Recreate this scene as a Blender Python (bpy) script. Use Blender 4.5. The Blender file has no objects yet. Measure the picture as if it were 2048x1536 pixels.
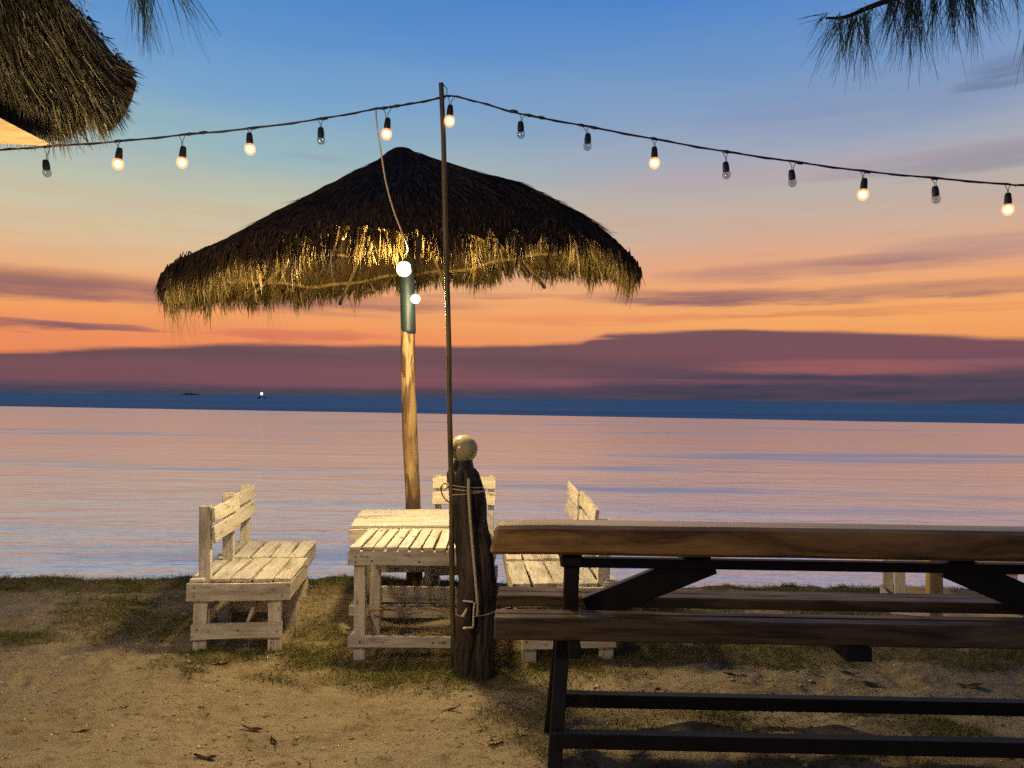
import bpy, bmesh, math, random
import numpy as np
from mathutils import Vector, Matrix, Euler

random.seed(7)
RNG = np.random.default_rng(11)
SC = bpy.context.scene
COL = SC.collection

# ------------------------------------------------------------------ camera
F = 1479.0                     # focal length in pixels of the 2048 px wide photograph
CAM_H = 1.45
PITCH = math.atan(28 / F)
ROLL = math.radians(0.67)
_f = Vector((0, math.cos(PITCH), math.sin(PITCH)))
_u0 = Vector((0, -math.sin(PITCH), math.cos(PITCH)))
_r0 = Vector((1, 0, 0))
_r = _r0 * math.cos(ROLL) + _u0 * math.sin(ROLL)
_u = _u0 * math.cos(ROLL) - _r0 * math.sin(ROLL)
cam_data = bpy.data.cameras.new('camera')
cam_data.sensor_width = 36.0
cam_data.lens = F * 36.0 / 2048.0
cam_data.clip_start = 0.05
cam_data.clip_end = 60000
cam = bpy.data.objects.new('camera', cam_data)
COL.objects.link(cam)
cam.matrix_world = Matrix(((_r.x, _u.x, -_f.x, 0), (_r.y, _u.y, -_f.y, 0), (_r.z, _u.z, -_f.z, CAM_H), (0, 0, 0, 1)))
SC.camera = cam


def ray(px, py):
    return _f + _r * ((px - 1024) / F) + _u * ((768 - py) / F)


def P(px, py, d):
    """world point seen at a pixel, d metres in front of the camera position"""
    v = ray(px, py)
    return Vector((0, 0, CAM_H)) + v * (d / v.y)


def G(px, py, z=0.0):
    v = ray(px, py)
    return Vector((0, 0, CAM_H)) + v * ((z - CAM_H) / v.z)


# ------------------------------------------------------------------ view
SC.view_settings.view_transform = 'Standard'
SC.view_settings.look = 'None'
SC.view_settings.exposure = 0.0
SC.view_settings.gamma = 1.0
SC.view_settings.use_curve_mapping = False
SC.render.engine = 'CYCLES'
SC.cycles.use_denoising = False
SC.cycles.max_bounces = 6
SC.cycles.sample_clamp_indirect = 4.0
SC.cycles.caustics_reflective = False
SC.cycles.caustics_refractive = False


def lin(r, g, b):
    def c(v):
        v /= 255.0
        return v / 12.92 if v <= 0.04045 else ((v + 0.055) / 1.055) ** 2.4
    return (c(r), c(g), c(b), 1.0)


# ------------------------------------------------------------------ node helper
class N:
    """tiny expression builder for shader nodes"""
    def __init__(self, tree):
        self.t = tree

    def node(self, kind, **kw):
        n = self.t.nodes.new(kind)
        for k, v in kw.items():
            setattr(n, k, v)
        return n

    def put(self, sock, v):
        if isinstance(v, bpy.types.NodeSocket):
            self.t.links.new(v, sock)
        elif v is not None:
            sock.default_value = v

    def m(self, op, a, b=None, c=None, clamp=False):
        n = self.node('ShaderNodeMath', operation=op)
        n.use_clamp = clamp
        self.put(n.inputs[0], a)
        if b is not None:
            self.put(n.inputs[1], b)
        if c is not None:
            self.put(n.inputs[2], c)
        return n.outputs[0]

    def mix(self, f, a, b, blend='MIX'):
        n = self.node('ShaderNodeMix', data_type='RGBA', blend_type=blend)
        self.put(n.inputs[0], f)
        self.put(n.inputs[6], a)
        self.put(n.inputs[7], b)
        return n.outputs[2]

    def mrange(self, v, a, b, c=0.0, d=1.0, smooth=False):
        n = self.node('ShaderNodeMapRange')
        if smooth:
            n.interpolation_type = 'SMOOTHSTEP'
        self.put(n.inputs[0], v)
        for i, x in enumerate((a, b, c, d)):
            self.put(n.inputs[1 + i], x)
        return n.outputs[0]

    def ramp(self, v, stops, interp='LINEAR'):
        n = self.node('ShaderNodeValToRGB')
        cr = n.color_ramp
        cr.interpolation = interp
        while len(cr.elements) > 1:
            cr.elements.remove(cr.elements[-1])
        cr.elements[0].position = stops[0][0]
        cr.elements[0].color = stops[0][1]
        for p, c in stops[1:]:
            e = cr.elements.new(p)
            e.color = c
        self.put(n.inputs[0], v)
        return n.outputs[0]

    def noise(self, vec, scale, detail=3.0, rough=0.55, dist=0.0):
        n = self.node('ShaderNodeTexNoise')
        self.put(n.inputs['Vector'], vec)
        self.put(n.inputs['Scale'], scale)
        self.put(n.inputs['Detail'], detail)
        self.put(n.inputs['Roughness'], rough)
        self.put(n.inputs['Distortion'], dist)
        return n.outputs['Fac']

    def mapping(self, vec, scale=(1, 1, 1), loc=(0, 0, 0)):
        n = self.node('ShaderNodeMapping')
        self.put(n.inputs['Vector'], vec)
        self.put(n.inputs['Scale'], scale)
        self.put(n.inputs['Location'], loc)
        return n.outputs[0]

    def xyz(self, x, y, z):
        n = self.node('ShaderNodeCombineXYZ')
        for i, v in enumerate((x, y, z)):
            self.put(n.inputs[i], v)
        return n.outputs[0]

    def sep(self, v):
        n = self.node('ShaderNodeSeparateXYZ')
        self.put(n.inputs[0], v)
        return n.outputs


# ------------------------------------------------------------------ sky
world = bpy.data.worlds.new('World')
SC.world = world
world.use_nodes = True
wt = world.node_tree
wt.nodes.clear()
W = N(wt)
tc = W.node('ShaderNodeTexCoord')
dx, dy, dz = W.sep(tc.outputs['Generated'])[:3]
hyp = W.m('SQRT', W.m('ADD', W.m('MULTIPLY', dx, dx), W.m('MULTIPLY', dy, dy)))
AZ = W.m('ARCTAN2', dx, dy)                     # 0 ahead, + to the right
EL = W.m('DIVIDE', dz, W.m('MAXIMUM', hyp, 1e-4))   # tangent of the elevation


def azel(px, py):
    v = ray(px, py)
    h = math.hypot(v.x, v.y)
    return math.atan2(v.x, v.y), v.z / h


cvec = W.xyz(AZ, W.m('MULTIPLY', EL, 6.0), 0.0)
n_soft = W.noise(cvec, 2.2, 4.0, 0.6)
n_fine = W.noise(W.xyz(AZ, W.m('MULTIPLY', EL, 12.0), 3.7), 5.0, 9.0, 0.64)
warp_e = W.m('MULTIPLY', W.m('SUBTRACT', n_fine, 0.5), 0.030)
warp_e2 = W.m('MULTIPLY', W.m('SUBTRACT', n_soft, 0.5), 0.10)
ELg = W.m('ADD', EL, W.m('MULTIPLY', W.m('SUBTRACT', n_soft, 0.5), W.mrange(EL, 0.0, 0.35, 0.01, 0.07)))
fac = W.m('MULTIPLY', ELg, 1.25, clamp=True)


def st(py, c):
    return (max(0.0, (796 - py) / F * 1.25), lin(*c))


left = W.ramp(fac, [st(796, (234, 128, 84)), st(690, (238, 142, 90)), st(650, (243, 160, 98)), st(600, (240, 168, 112)),
                    st(560, (230, 184, 138)), st(500, (214, 194, 158)), st(420, (190, 194, 172)), st(335, (152, 182, 188)),
                    st(220, (120, 163, 203)), st(100, (94, 146, 203)), st(0, (82, 137, 199)),
                    (0.86, lin(52, 92, 150)), (1.0, lin(40, 72, 122))])
right = W.ramp(fac, [st(796, (236, 140, 95)), st(690, (240, 156, 92)), st(640, (245, 170, 102)), st(590, (240, 168, 112)),
                     st(530, (228, 170, 134)), st(470, (204, 176, 156)), st(400, (184, 176, 170)), st(330, (162, 168, 184)),
                     st(230, (132, 158, 193)), st(130, (108, 148, 198)), st(0, (78, 132, 202)),
                     (0.86, lin(52, 92, 150)), (1.0, lin(40, 72, 122))])
sky = W.mix(W.mrange(AZ, -0.35, 0.30, 0.0, 1.0, True), left, right)
# away from the afterglow: dusk sky, pinkish grey added to warm camera-facing faces
back = W.ramp(fac, [(0.0, lin(132, 118, 122)), (0.12, lin(158, 128, 128)), (0.3, lin(132, 124, 138)), (0.6, lin(84, 102, 138)), (1.0, lin(44, 70, 114))])
absaz = W.m('ABSOLUTE', AZ)
sky = W.mix(W.mrange(absaz, 0.8, 2.2, 0.0, 1.0, True), sky, back)
# fine brightness streaks
streak = W.mrange(n_fine, 0.35, 0.7, 0.0, 1.0, True)
low = W.mrange(EL, 0.22, 0.33, 1.0, 0.0, True)
sky = W.mix(W.m('MULTIPLY', W.m('MULTIPLY', streak, low), 0.16), sky, lin(205, 136, 116))


def cloud(sky, px, py, w, h, col, a, soft=0.9, warp=1.0):
    """one thin streak of cloud: centre, half width and half height in photo pixels"""
    az0, el0 = azel(px, py)
    u = W.m('DIVIDE', W.m('ADD', W.m('SUBTRACT', AZ, az0), W.m('MULTIPLY', warp_e2, 0.6)), w / F)
    v = W.m('DIVIDE', W.m('ADD', W.m('SUBTRACT', EL, el0), W.m('MULTIPLY', warp_e, warp)), h / F)
    r = W.m('ADD', W.m('MULTIPLY', u, u), W.m('MULTIPLY', v, v))
    k = W.mrange(r, 0.05, 0.05 + soft * 2.2, 1.0, 0.0, True)
    k = W.m('MULTIPLY', k, W.mrange(n_fine, 0.30, 0.60, 0.45, 1.0, True))
    return W.mix(W.m('MULTIPLY', k, a * (0.82 if py < 640 else 1.0)), sky, col)


violet = lin(116, 84, 98)
for c in [(90, 572, 330, 26, violet, 0.95), (300, 600, 420, 13, lin(160, 104, 104), 0.6), (20, 645, 110, 9, violet, 0.75),
          (190, 652, 100, 6, violet, 0.75), (620, 604, 300, 15, lin(120, 84, 104), 0.75), (1000, 596, 160, 6, lin(150, 96, 100), 0.6),
          (1390, 596, 200, 15, lin(112, 82, 104), 0.95), (1850, 583, 230, 13, lin(128, 94, 106), 0.9),
          (1640, 540, 270, 18, lin(168, 122, 116), 0.8), (1760, 518, 110, 8, lin(150, 112, 116), 0.6),
          (1990, 490, 170, 20, lin(152, 128, 132), 0.6), (1650, 628, 300, 8, lin(206, 122, 88), 0.7),
          (1180, 640, 260, 10, lin(232, 138, 96), 0.6), (600, 668, 150, 9, lin(206, 112, 92), 0.7), (1960, 315, 240, 22, lin(128, 128, 148), 0.65),
          (1560, 345, 320, 24, lin(182, 160, 170), 0.5), (1800, 190, 300, 50, lin(122, 142, 184), 0.55),
          (2040, 130, 60, 16, lin(88, 100, 134), 0.6), (1980, 165, 55, 10, lin(92, 104, 138), 0.6), (640, 320, 60, 8, lin(140, 150, 180), 0.5)]:
    sky = cloud(sky, *c)

# the long dusk cloud bank resting on the horizon
azn = W.mrange(AZ, -0.8, 0.8, 0.0, 1.0)


def bh(px, py):
    a, e = azel(px, py)
    v = e / 0.15
    return ((a + 0.8) / 1.6, (v, v, v, 1))


hb = W.m('MULTIPLY', W.ramp(azn, [(0.0, (0.36, 0.36, 0.36, 1)), bh(0, 702), bh(300, 692), bh(450, 686), bh(700, 692), bh(930, 690),
                                  bh(1160, 684), bh(1210, 668), bh(1480, 657), bh(1700, 664), bh(2048, 675),
                                  (1.0, (0.50, 0.50, 0.50, 1))]), 0.15)
hb = W.m('ADD', hb, W.m('MULTIPLY', W.m('SUBTRACT', n_fine, 0.5), 0.012))
bank_m = W.mrange(W.m('SUBTRACT', hb, EL), -0.0035, 0.0045, 0.0, 1.0, True)
bank_m = W.m('MULTIPLY', bank_m, W.mrange(absaz, 1.3, 2.6, 1.0, 0.35, True))
e15 = W.m('DIVIDE', W.m('ADD', EL, W.m('MULTIPLY', warp_e, 0.30)), 0.15, clamp=True)
bankL = W.ramp(e15, [(0.0, lin(58, 64, 82)), (0.05, lin(72, 68, 84)), (0.10, lin(110, 78, 88)), (0.22, lin(118, 80, 88)),
                     (0.33, lin(100, 75, 84)), (0.55, lin(112, 85, 88)), (0.8, lin(118, 92, 94))])
bankR = W.ramp(e15, [(0.0, lin(58, 60, 80)), (0.20, lin(66, 64, 82)), (0.28, lin(98, 72, 86)), (0.42, lin(122, 80, 90)),
                     (0.6, lin(112, 80, 88)), (1.0, lin(116, 84, 92))])
bank = W.mix(W.mrange(AZ, -0.1, 0.3, 0.0, 1.0, True), bankL, bankR)
bank = W.mix(W.m('MULTIPLY', W.mrange(n_fine, 0.4, 0.65, 0.0, 1.0), 0.30), bank, lin(128, 88, 92))
sky = W.mix(bank_m, sky, bank)
for c in [(1680, 733, 230, 15, lin(168, 100, 98), 0.65, 0.8, 0.5), (1980, 722, 90, 6, lin(140, 92, 102), 0.7, 0.8, 0.5),
          (1230, 764, 420, 7, lin(142, 88, 100), 0.6, 0.9, 0.4), (560, 762, 500, 8, lin(126, 78, 92), 0.5, 0.9, 0.4),
          (1130, 676, 90, 5, lin(240, 150, 110), 0.7, 0.8, 0.4)]:
    sky = cloud(sky, *c)
nish = W.node('ShaderNodeTexSky', sky_type='NISHITA')
nish.sun_disc = False
nish.sun_elevation = math.radians(0.0)
nish.sun_rotation = math.radians(-12)
nish.air_density = 1.2
nb = W.node('ShaderNodeBackground')
W.put(nb.inputs[0], nish.outputs[0])
nb.inputs[1].default_value = 0.002
cb = W.node('ShaderNodeBackground')
W.put(cb.inputs[0], sky)
cb.inputs[1].default_value = 1.0
addw = W.node('ShaderNodeAddShader')
wt.links.new(nb.outputs[0], addw.inputs[0])
wt.links.new(cb.outputs[0], addw.inputs[1])
wo = W.node('ShaderNodeOutputWorld')
wt.links.new(addw.outputs[0], wo.inputs[0])
world.cycles.sampling_method = 'MANUAL'
world.cycles.sample_map_resolution = 1024

WARM = (1.0, 0.66, 0.27, 1.0)


# ------------------------------------------------------------------ materials
def newmat(name):
    m = bpy.data.materials.new(name)
    m.use_nodes = True
    t = m.node_tree
    t.nodes.clear()
    n = N(t)
    out = n.node('ShaderNodeOutputMaterial')
    bs = n.node('ShaderNodeBsdfPrincipled')
    t.links.new(bs.outputs[0], out.inputs[0])
    return m, n, bs, out


def bump(n, bs, h, strength=0.3, dist=0.01):
    b = n.node('ShaderNodeBump')
    b.inputs['Strength'].default_value = strength
    b.inputs['Distance'].default_value = dist
    n.put(b.inputs['Height'], h)
    n.put(bs.inputs['Normal'], b.outputs[0])
    return b


def objvec(n):
    """object coordinates shifted by the object's own random number"""
    t = n.node('ShaderNodeTexCoord')
    oi = n.node('ShaderNodeObjectInfo')
    a = n.node('ShaderNodeVectorMath', operation='ADD')
    n.put(a.inputs[0], t.outputs['Object'])
    r = n.m('MULTIPLY', oi.outputs['Random'], 37.0)
    n.put(a.inputs[1], n.xyz(r, r, r))
    return a.outputs[0], oi.outputs['Random']


def wood(name, light, dark, grime, grime_amt=0.4, rough=0.7, gscale=(3, 38, 38), bstr=0.35, vary=0.18, spec=0.3, patch=None, bleach=None, chips=None):
    m, n, bs, _ = newmat(name)
    v, rnd = objvec(n)
    grain = n.noise(n.mapping(v, gscale), 1.0, 5.0, 0.6, 0.6)
    fine = n.noise(n.mapping(v, (gscale[0] * 3, gscale[1] * 3, gscale[2] * 3)), 1.0, 3.0)
    blot = n.noise(n.mapping(v, (0.28, 1.25, 1.25)), 7.0, 6.0, 0.68)
    c = n.mix(n.mrange(grain, 0.42, 0.62), light, dark)
    c = n.mix(n.m('MULTIPLY', n.mrange(blot, 0.50, 0.68), grime_amt), c, grime)
    k = n.m('ADD', 1.0 - vary, n.m('MULTIPLY', rnd, vary * 2))
    k = n.m('MULTIPLY', k, n.mrange(fine, 0.3, 0.7, 0.88, 1.08))
    c = n.mix(1.0, c, n.xyz(k, k, k), 'MULTIPLY')
    if chips:      # flaked paint shows the bare wood
        ck = n.noise(n.mapping(v, (9, 34, 34)), 1.0, 4.0, 0.7)
        c = n.mix(n.mrange(ck, 0.615, 0.645, 0.0, 0.85), c, chips)
        c = n.mix(n.mrange(n.noise(v, 2.3, 3.0), 0.5, 0.7, 0.0, 0.28), c, (0.34, 0.30, 0.22, 1))
    if patch:      # long peeled streaks of another tone
        pk = n.noise(n.mapping(v, patch[1]), 1.0, 3.0, 0.5, 1.2)
        c = n.mix(n.mrange(pk, 0.50, 0.57), c, patch[0])
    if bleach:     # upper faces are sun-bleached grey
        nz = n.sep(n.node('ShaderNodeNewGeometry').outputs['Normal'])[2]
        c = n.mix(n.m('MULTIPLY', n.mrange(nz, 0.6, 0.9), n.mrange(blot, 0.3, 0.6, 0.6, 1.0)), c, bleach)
    n.put(bs.inputs['Base Color'], c)
    n.put(bs.inputs['Roughness'], n.mrange(grain, 0.3, 0.7, rough - 0.1, rough + 0.12))
    bs.inputs['Specular IOR Level'].default_value = spec
    bump(n, bs, n.m('ADD', grain, n.m('MULTIPLY', fine, 0.4)), bstr, 0.004)
    return m


M = {}
M['white_wood'] = wood('white_wood', (0.72, 0.66, 0.52, 1), (0.58, 0.52, 0.39, 1), (0.22, 0.18, 0.11, 1), 0.72, 0.62, bstr=0.6, vary=0.12, chips=(0.20, 0.155, 0.10, 1))
M['dull_wood'] = wood('dull_wood', (0.26, 0.22, 0.15, 1), (0.17, 0.14, 0.09, 1), (0.10, 0.08, 0.05, 1), 0.6, 0.8)
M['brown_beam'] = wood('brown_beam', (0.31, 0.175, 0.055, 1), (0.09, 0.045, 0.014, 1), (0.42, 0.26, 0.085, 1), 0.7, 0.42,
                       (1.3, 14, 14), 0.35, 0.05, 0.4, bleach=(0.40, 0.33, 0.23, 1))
M['dark_plank'] = wood('dark_plank', (0.105, 0.07, 0.038, 1), (0.035, 0.023, 0.013, 1), (0.17, 0.135, 0.085, 1), 0.6, 0.48,
                       (2.5, 26, 26), 0.4, 0.1, 0.2)
M['post_wood'] = wood('post_wood', (0.085, 0.065, 0.045, 1), (0.014, 0.011, 0.009, 1), (0.16, 0.125, 0.08, 1), 0.6, 0.85,
                      (2.2, 15, 15), 1.0, 0.1)
M['peeled_wood'] = wood('peeled_wood', (0.36, 0.245, 0.11, 1), (0.18, 0.11, 0.05, 1), (0.06, 0.035, 0.02, 1), 0.75, 0.6,
                        (1.8, 12, 12), 0.5, 0.05, patch=((0.10, 0.055, 0.028, 1), (3.0, 16, 16)))
M['bamboo'] = wood('bamboo', (0.15, 0.12, 0.055, 1), (0.065, 0.05, 0.028, 1), (0.03, 0.02, 0.015, 1), 0.5, 0.5, (1.5, 30, 30), 0.2, 0.05)
M['cane'] = wood('cane', (0.52, 0.38, 0.14, 1), (0.36, 0.24, 0.09, 1), (0.2, 0.14, 0.06, 1), 0.4, 0.5, (2, 30, 30), 0.2, 0.1)
M['bark'] = wood('bark', (0.035, 0.026, 0.02, 1), (0.015, 0.012, 0.01, 1), (0.05, 0.04, 0.03, 1), 0.5, 0.9, (3, 20, 20), 0.9, 0.05)


def simple(name, col, rough=0.5, metal=0.0, spec=0.5, noise_amt=0.15, nscale=30.0, bstr=0.1):
    m, n, bs, _ = newmat(name)
    v, rnd = objvec(n)
    k = n.mrange(n.noise(v, nscale, 4.0), 0.3, 0.7, 1 - noise_amt, 1 + noise_amt)
    n.put(bs.inputs['Base Color'], n.mix(1.0, col, n.xyz(k, k, k), 'MULTIPLY'))
    bs.inputs['Roughness'].default_value = rough
    bs.inputs['Metallic'].default_value = metal
    bs.inputs['Specular IOR Level'].default_value = spec
    bump(n, bs, n.noise(v, nscale * 3, 3.0), bstr, 0.002)
    return m


M['black_steel'] = simple('black_steel', (0.010, 0.0095, 0.008, 1), 0.55, 0.0, 0.25, 0.3, 14.0, 0.15)
M['black_plastic'] = simple('black_plastic', (0.012, 0.010, 0.009, 1), 0.5)
M['black_cable'] = simple('black_cable', (0.012, 0.014, 0.018, 1), 0.45)
M['pale_cable'] = simple('pale_cable', (0.62, 0.50, 0.32, 1), 0.5)
M['twine'] = simple('twine', (0.55, 0.45, 0.27, 1), 0.9, 0, 0.2, 0.3, 120, 0.4)
M['sleeve'] = simple('sleeve', (0.014, 0.030, 0.035, 1), 0.5, 0, 0.5, 0.2, 9, 0.1)
M['nail'] = simple('nail', (0.09, 0.045, 0.025, 1), 0.7, 0.3)
M['islet'] = simple('islet', (0.02, 0.022, 0.03, 1), 0.9)
M['hull'] = simple('hull', (0.03, 0.035, 0.05, 1), 0.6)
M['cream_board'] = simple('cream_board', (0.74, 0.64, 0.42, 1), 0.55)
M['eave_wood'] = wood('eave_wood', (0.34, 0.26, 0.13, 1), (0.24, 0.17, 0.085, 1), (0.2, 0.15, 0.08, 1))

# frosted globe shade, aged
m, n, bs, _ = newmat('opal_globe')
v, rnd = objvec(n)
n.put(bs.inputs['Base Color'], n.mix(n.mrange(n.noise(v, 14, 4), 0.4, 0.65), (0.42, 0.36, 0.19, 1), (0.32, 0.27, 0.13, 1)))
bs.inputs['Roughness'].default_value = 0.22
bs.inputs['Subsurface Weight'].default_value = 0.3
bs.inputs['Subsurface Radius'].default_value = (0.05, 0.04, 0.02)
M['opal'] = m

m, n, bs, _ = newmat('clear_glass')
bs.inputs['Base Color'].default_value = (0.95, 0.97, 1, 1)
bs.inputs['Roughness'].default_value = 0.02
bs.inputs['Transmission Weight'].default_value = 1.0
bs.inputs['IOR'].default_value = 1.12
M['glass'] = m
m, n, bs, out = newmat('bulb_glass')
tr = n.node('ShaderNodeBsdfTransparent')
tr.inputs[0].default_value = (0.74, 0.76, 0.78, 1)
gs = n.node('ShaderNodeBsdfGlossy')
gs.inputs['Roughness'].default_value = 0.06
mx = n.node('ShaderNodeMixShader')
mx.inputs[0].default_value = 0.18
m.node_tree.links.new(tr.outputs[0], mx.inputs[1])
m.node_tree.links.new(gs.outputs[0], mx.inputs[2])
m.node_tree.links.new(mx.outputs[0], out.inputs[0])
m.node_tree.nodes.remove(bs)
M['glass'] = m
m, n, bs, out = newmat('glow_shell')
e = n.node('ShaderNodeEmission')
e.inputs[0].default_value = (1.0, 0.46, 0.20, 1)  # shell emits orange, standing in for the halo round the bulb
e.inputs[1].default_value = 1.6
tr = n.node('ShaderNodeBsdfTransparent')
mx = n.node('ShaderNodeMixShader')
mx.inputs[0].default_value = 0.62
m.node_tree.links.new(tr.outputs[0], mx.inputs[1])
m.node_tree.links.new(e.outputs[0], mx.inputs[2])
m.node_tree.links.new(mx.outputs[0], out.inputs[0])
m.node_tree.nodes.remove(bs)
M['glow_shell'] = m


def emit(name, col, s):
    m, n, bs, out = newmat(name)
    e = n.node('ShaderNodeEmission')
    e.inputs[0].default_value = col
    e.inputs[1].default_value = s
    m.node_tree.links.new(e.outputs[0], out.inputs[0])
    m.node_tree.nodes.remove(bs)
    return m


M['lit_bulb'] = emit('lit_bulb', (1.0, 0.56, 0.26, 1), 7.0)
M['lit_big'] = emit('lit_big', (1.0, 0.78, 0.42, 1), 6.0)
M['lit_small'] = emit('lit_small', (1.0, 0.8, 0.5, 1), 12.0)
M['lit_hut'] = emit('lit_hut', (1.0, 0.62, 0.25, 1), 12.0)
M['lit_boat'] = emit('lit_boat', (1.0, 0.97, 0.8, 1), 12.0)


def strawmat(name, a, b, c, rough=0.6, trans=0.25):
    m, n, bs, out = newmat(name)
    at = n.node('ShaderNodeAttribute', attribute_name='vary')
    v = n.node('ShaderNodeTexCoord').outputs['Object']
    patch = n.noise(v, 2.6, 4.0, 0.6)
    col = n.ramp(n.m('ADD', n.m('MULTIPLY', at.outputs['Fac'], 0.75), n.m('MULTIPLY', n.mrange(patch, 0.35, 0.65), 0.25)),
                 [(0.0, a), (0.5, b), (1.0, c)])
    n.put(bs.inputs['Base Color'], col)
    bs.inputs['Roughness'].default_value = rough
    bs.inputs['Specular IOR Level'].default_value = 0.35
    if trans:
        tr = n.node('ShaderNodeBsdfTranslucent')
        n.put(tr.inputs[0], col)
        mx = n.node('ShaderNodeMixShader')
        mx.inputs[0].default_value = trans
        m.node_tree.links.new(bs.outputs[0], mx.inputs[1])
        m.node_tree.links.new(tr.outputs[0], mx.inputs[2])
        m.node_tree.links.new(mx.outputs[0], out.inputs[0])
    return m


M['straw'] = strawmat('straw', (0.06, 0.042, 0.013, 1), (0.24, 0.17, 0.048, 1), (0.60, 0.45, 0.16, 1), 0.5, 0.38)
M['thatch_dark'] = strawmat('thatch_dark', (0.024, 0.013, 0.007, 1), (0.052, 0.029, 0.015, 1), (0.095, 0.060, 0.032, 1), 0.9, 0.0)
M['hut_straw'] = strawmat('hut_straw', (0.018, 0.017, 0.009, 1), (0.048, 0.043, 0.022, 1), (0.20, 0.17, 0.10, 1), 0.55, 0.1)
M['needles'] = strawmat('needles', (0.018, 0.035, 0.022, 1), (0.04, 0.065, 0.035, 1), (0.09, 0.11, 0.055, 1), 0.5, 0.15)
M['grass'] = strawmat('grass', (0.045, 0.065, 0.010, 1), (0.12, 0.135, 0.022, 1), (0.30, 0.25, 0.07, 1), 0.6, 0.3)
M['weed'] = strawmat('weed', (0.05, 0.05, 0.018, 1), (0.12, 0.10, 0.035, 1), (0.28, 0.21, 0.09, 1), 0.7, 0.2)
M['leaf'] = strawmat('leaf', (0.075, 0.045, 0.022, 1), (0.13, 0.08, 0.04, 1), (0.24, 0.16, 0.08, 1), 0.7, 0.0)
M['grit'] = strawmat('grit', (0.16, 0.11, 0.06, 1), (0.40, 0.30, 0.17, 1), (0.66, 0.56, 0.40, 1), 0.9, 0.0)
M['paleleaf'] = simple('paleleaf', (0.55, 0.42, 0.2, 1), 0.6, 0, 0.3, 0.3)

# solid thatch body (under the loose straw)
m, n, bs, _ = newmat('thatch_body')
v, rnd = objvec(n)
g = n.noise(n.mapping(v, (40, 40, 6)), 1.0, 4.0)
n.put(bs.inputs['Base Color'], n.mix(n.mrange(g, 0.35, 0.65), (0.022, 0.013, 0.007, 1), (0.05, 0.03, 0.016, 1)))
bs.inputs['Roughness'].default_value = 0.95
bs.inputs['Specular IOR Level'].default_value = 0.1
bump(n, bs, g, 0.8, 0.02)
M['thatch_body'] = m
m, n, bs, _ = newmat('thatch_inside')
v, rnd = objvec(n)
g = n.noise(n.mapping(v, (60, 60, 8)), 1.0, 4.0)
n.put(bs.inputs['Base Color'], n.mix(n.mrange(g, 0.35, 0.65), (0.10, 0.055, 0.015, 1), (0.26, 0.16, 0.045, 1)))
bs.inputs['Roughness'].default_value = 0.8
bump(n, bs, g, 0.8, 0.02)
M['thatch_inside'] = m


# ------------------------------------------------------------------ object helpers
def tag(o, label=None, cat=None, group=None, kind=None):
    if label:
        o['label'] = label
    if cat:
        o['category'] = cat
    if group:
        o['group'] = group
    if kind:
        o['kind'] = kind
    return o


def empty(name, loc, rotz=0.0, **kw):
    o = bpy.data.objects.new(name, None)
    o.empty_display_size = 0.1
    COL.objects.link(o)
    o.location = loc
    o.rotation_euler = (0, 0, rotz)
    return tag(o, **kw)


def link(name, me, mat, parent=None, smooth=False):
    if mat is not None and not me.materials:
        me.materials.append(mat)
    if smooth:
        me.polygons.foreach_set('use_smooth', [True] * len(me.polygons))
    o = bpy.data.objects.new(name, me)
    COL.objects.link(o)
    if parent is not None:
        o.parent = parent
    return o


def board(name, parent, mat, L, Wd, T, loc, axis='x', rot=(0, 0, 0), bev=0.003, warp=0.0015, cuts=3, key=None):
    """a sawn board, long along its own x axis; axis says which way it lies in the parent"""
    bm = bmesh.new()
    bmesh.ops.create_cube(bm, size=1.0)
    bmesh.ops.scale(bm, vec=(L, Wd, T), verts=bm.verts)
    es = [e for e in bm.edges if abs(e.verts[0].co.x - e.verts[1].co.x) > L * 0.5]
    if cuts:
        bmesh.ops.subdivide_edges(bm, edges=es, cuts=cuts, use_grid_fill=True)
    bow = random.uniform(-1, 1) * warp * 2
    for v in bm.verts:
        t = v.co.x / L
        v.co.z += bow * (1 - 4 * t * t) + random.uniform(-warp, warp) * 0.5
        v.co.y += random.uniform(-warp, warp)
    for e in bm.edges:
        e.smooth = True
    sharp = [e for e in bm.edges if len(e.link_faces) == 2 and e.calc_face_angle(0) > 0.9]
    bmesh.ops.bevel(bm, geom=sharp, offset=bev, segments=1, affect='EDGES')
    me = bpy.data.meshes.new(name)
    bm.to_mesh(me)
    bm.free()
    o = link(name, me, mat, parent)
    base = {'x': Matrix.Identity(3), 'y': Matrix.Rotation(math.pi / 2, 3, 'Z'), 'z': Matrix.Rotation(-math.pi / 2, 3, 'Y')}[axis]
    R = Euler(rot).to_matrix() @ base
    o.matrix_local = Matrix.Translation(Vector(loc)) @ R.to_4x4()
    return o


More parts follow.
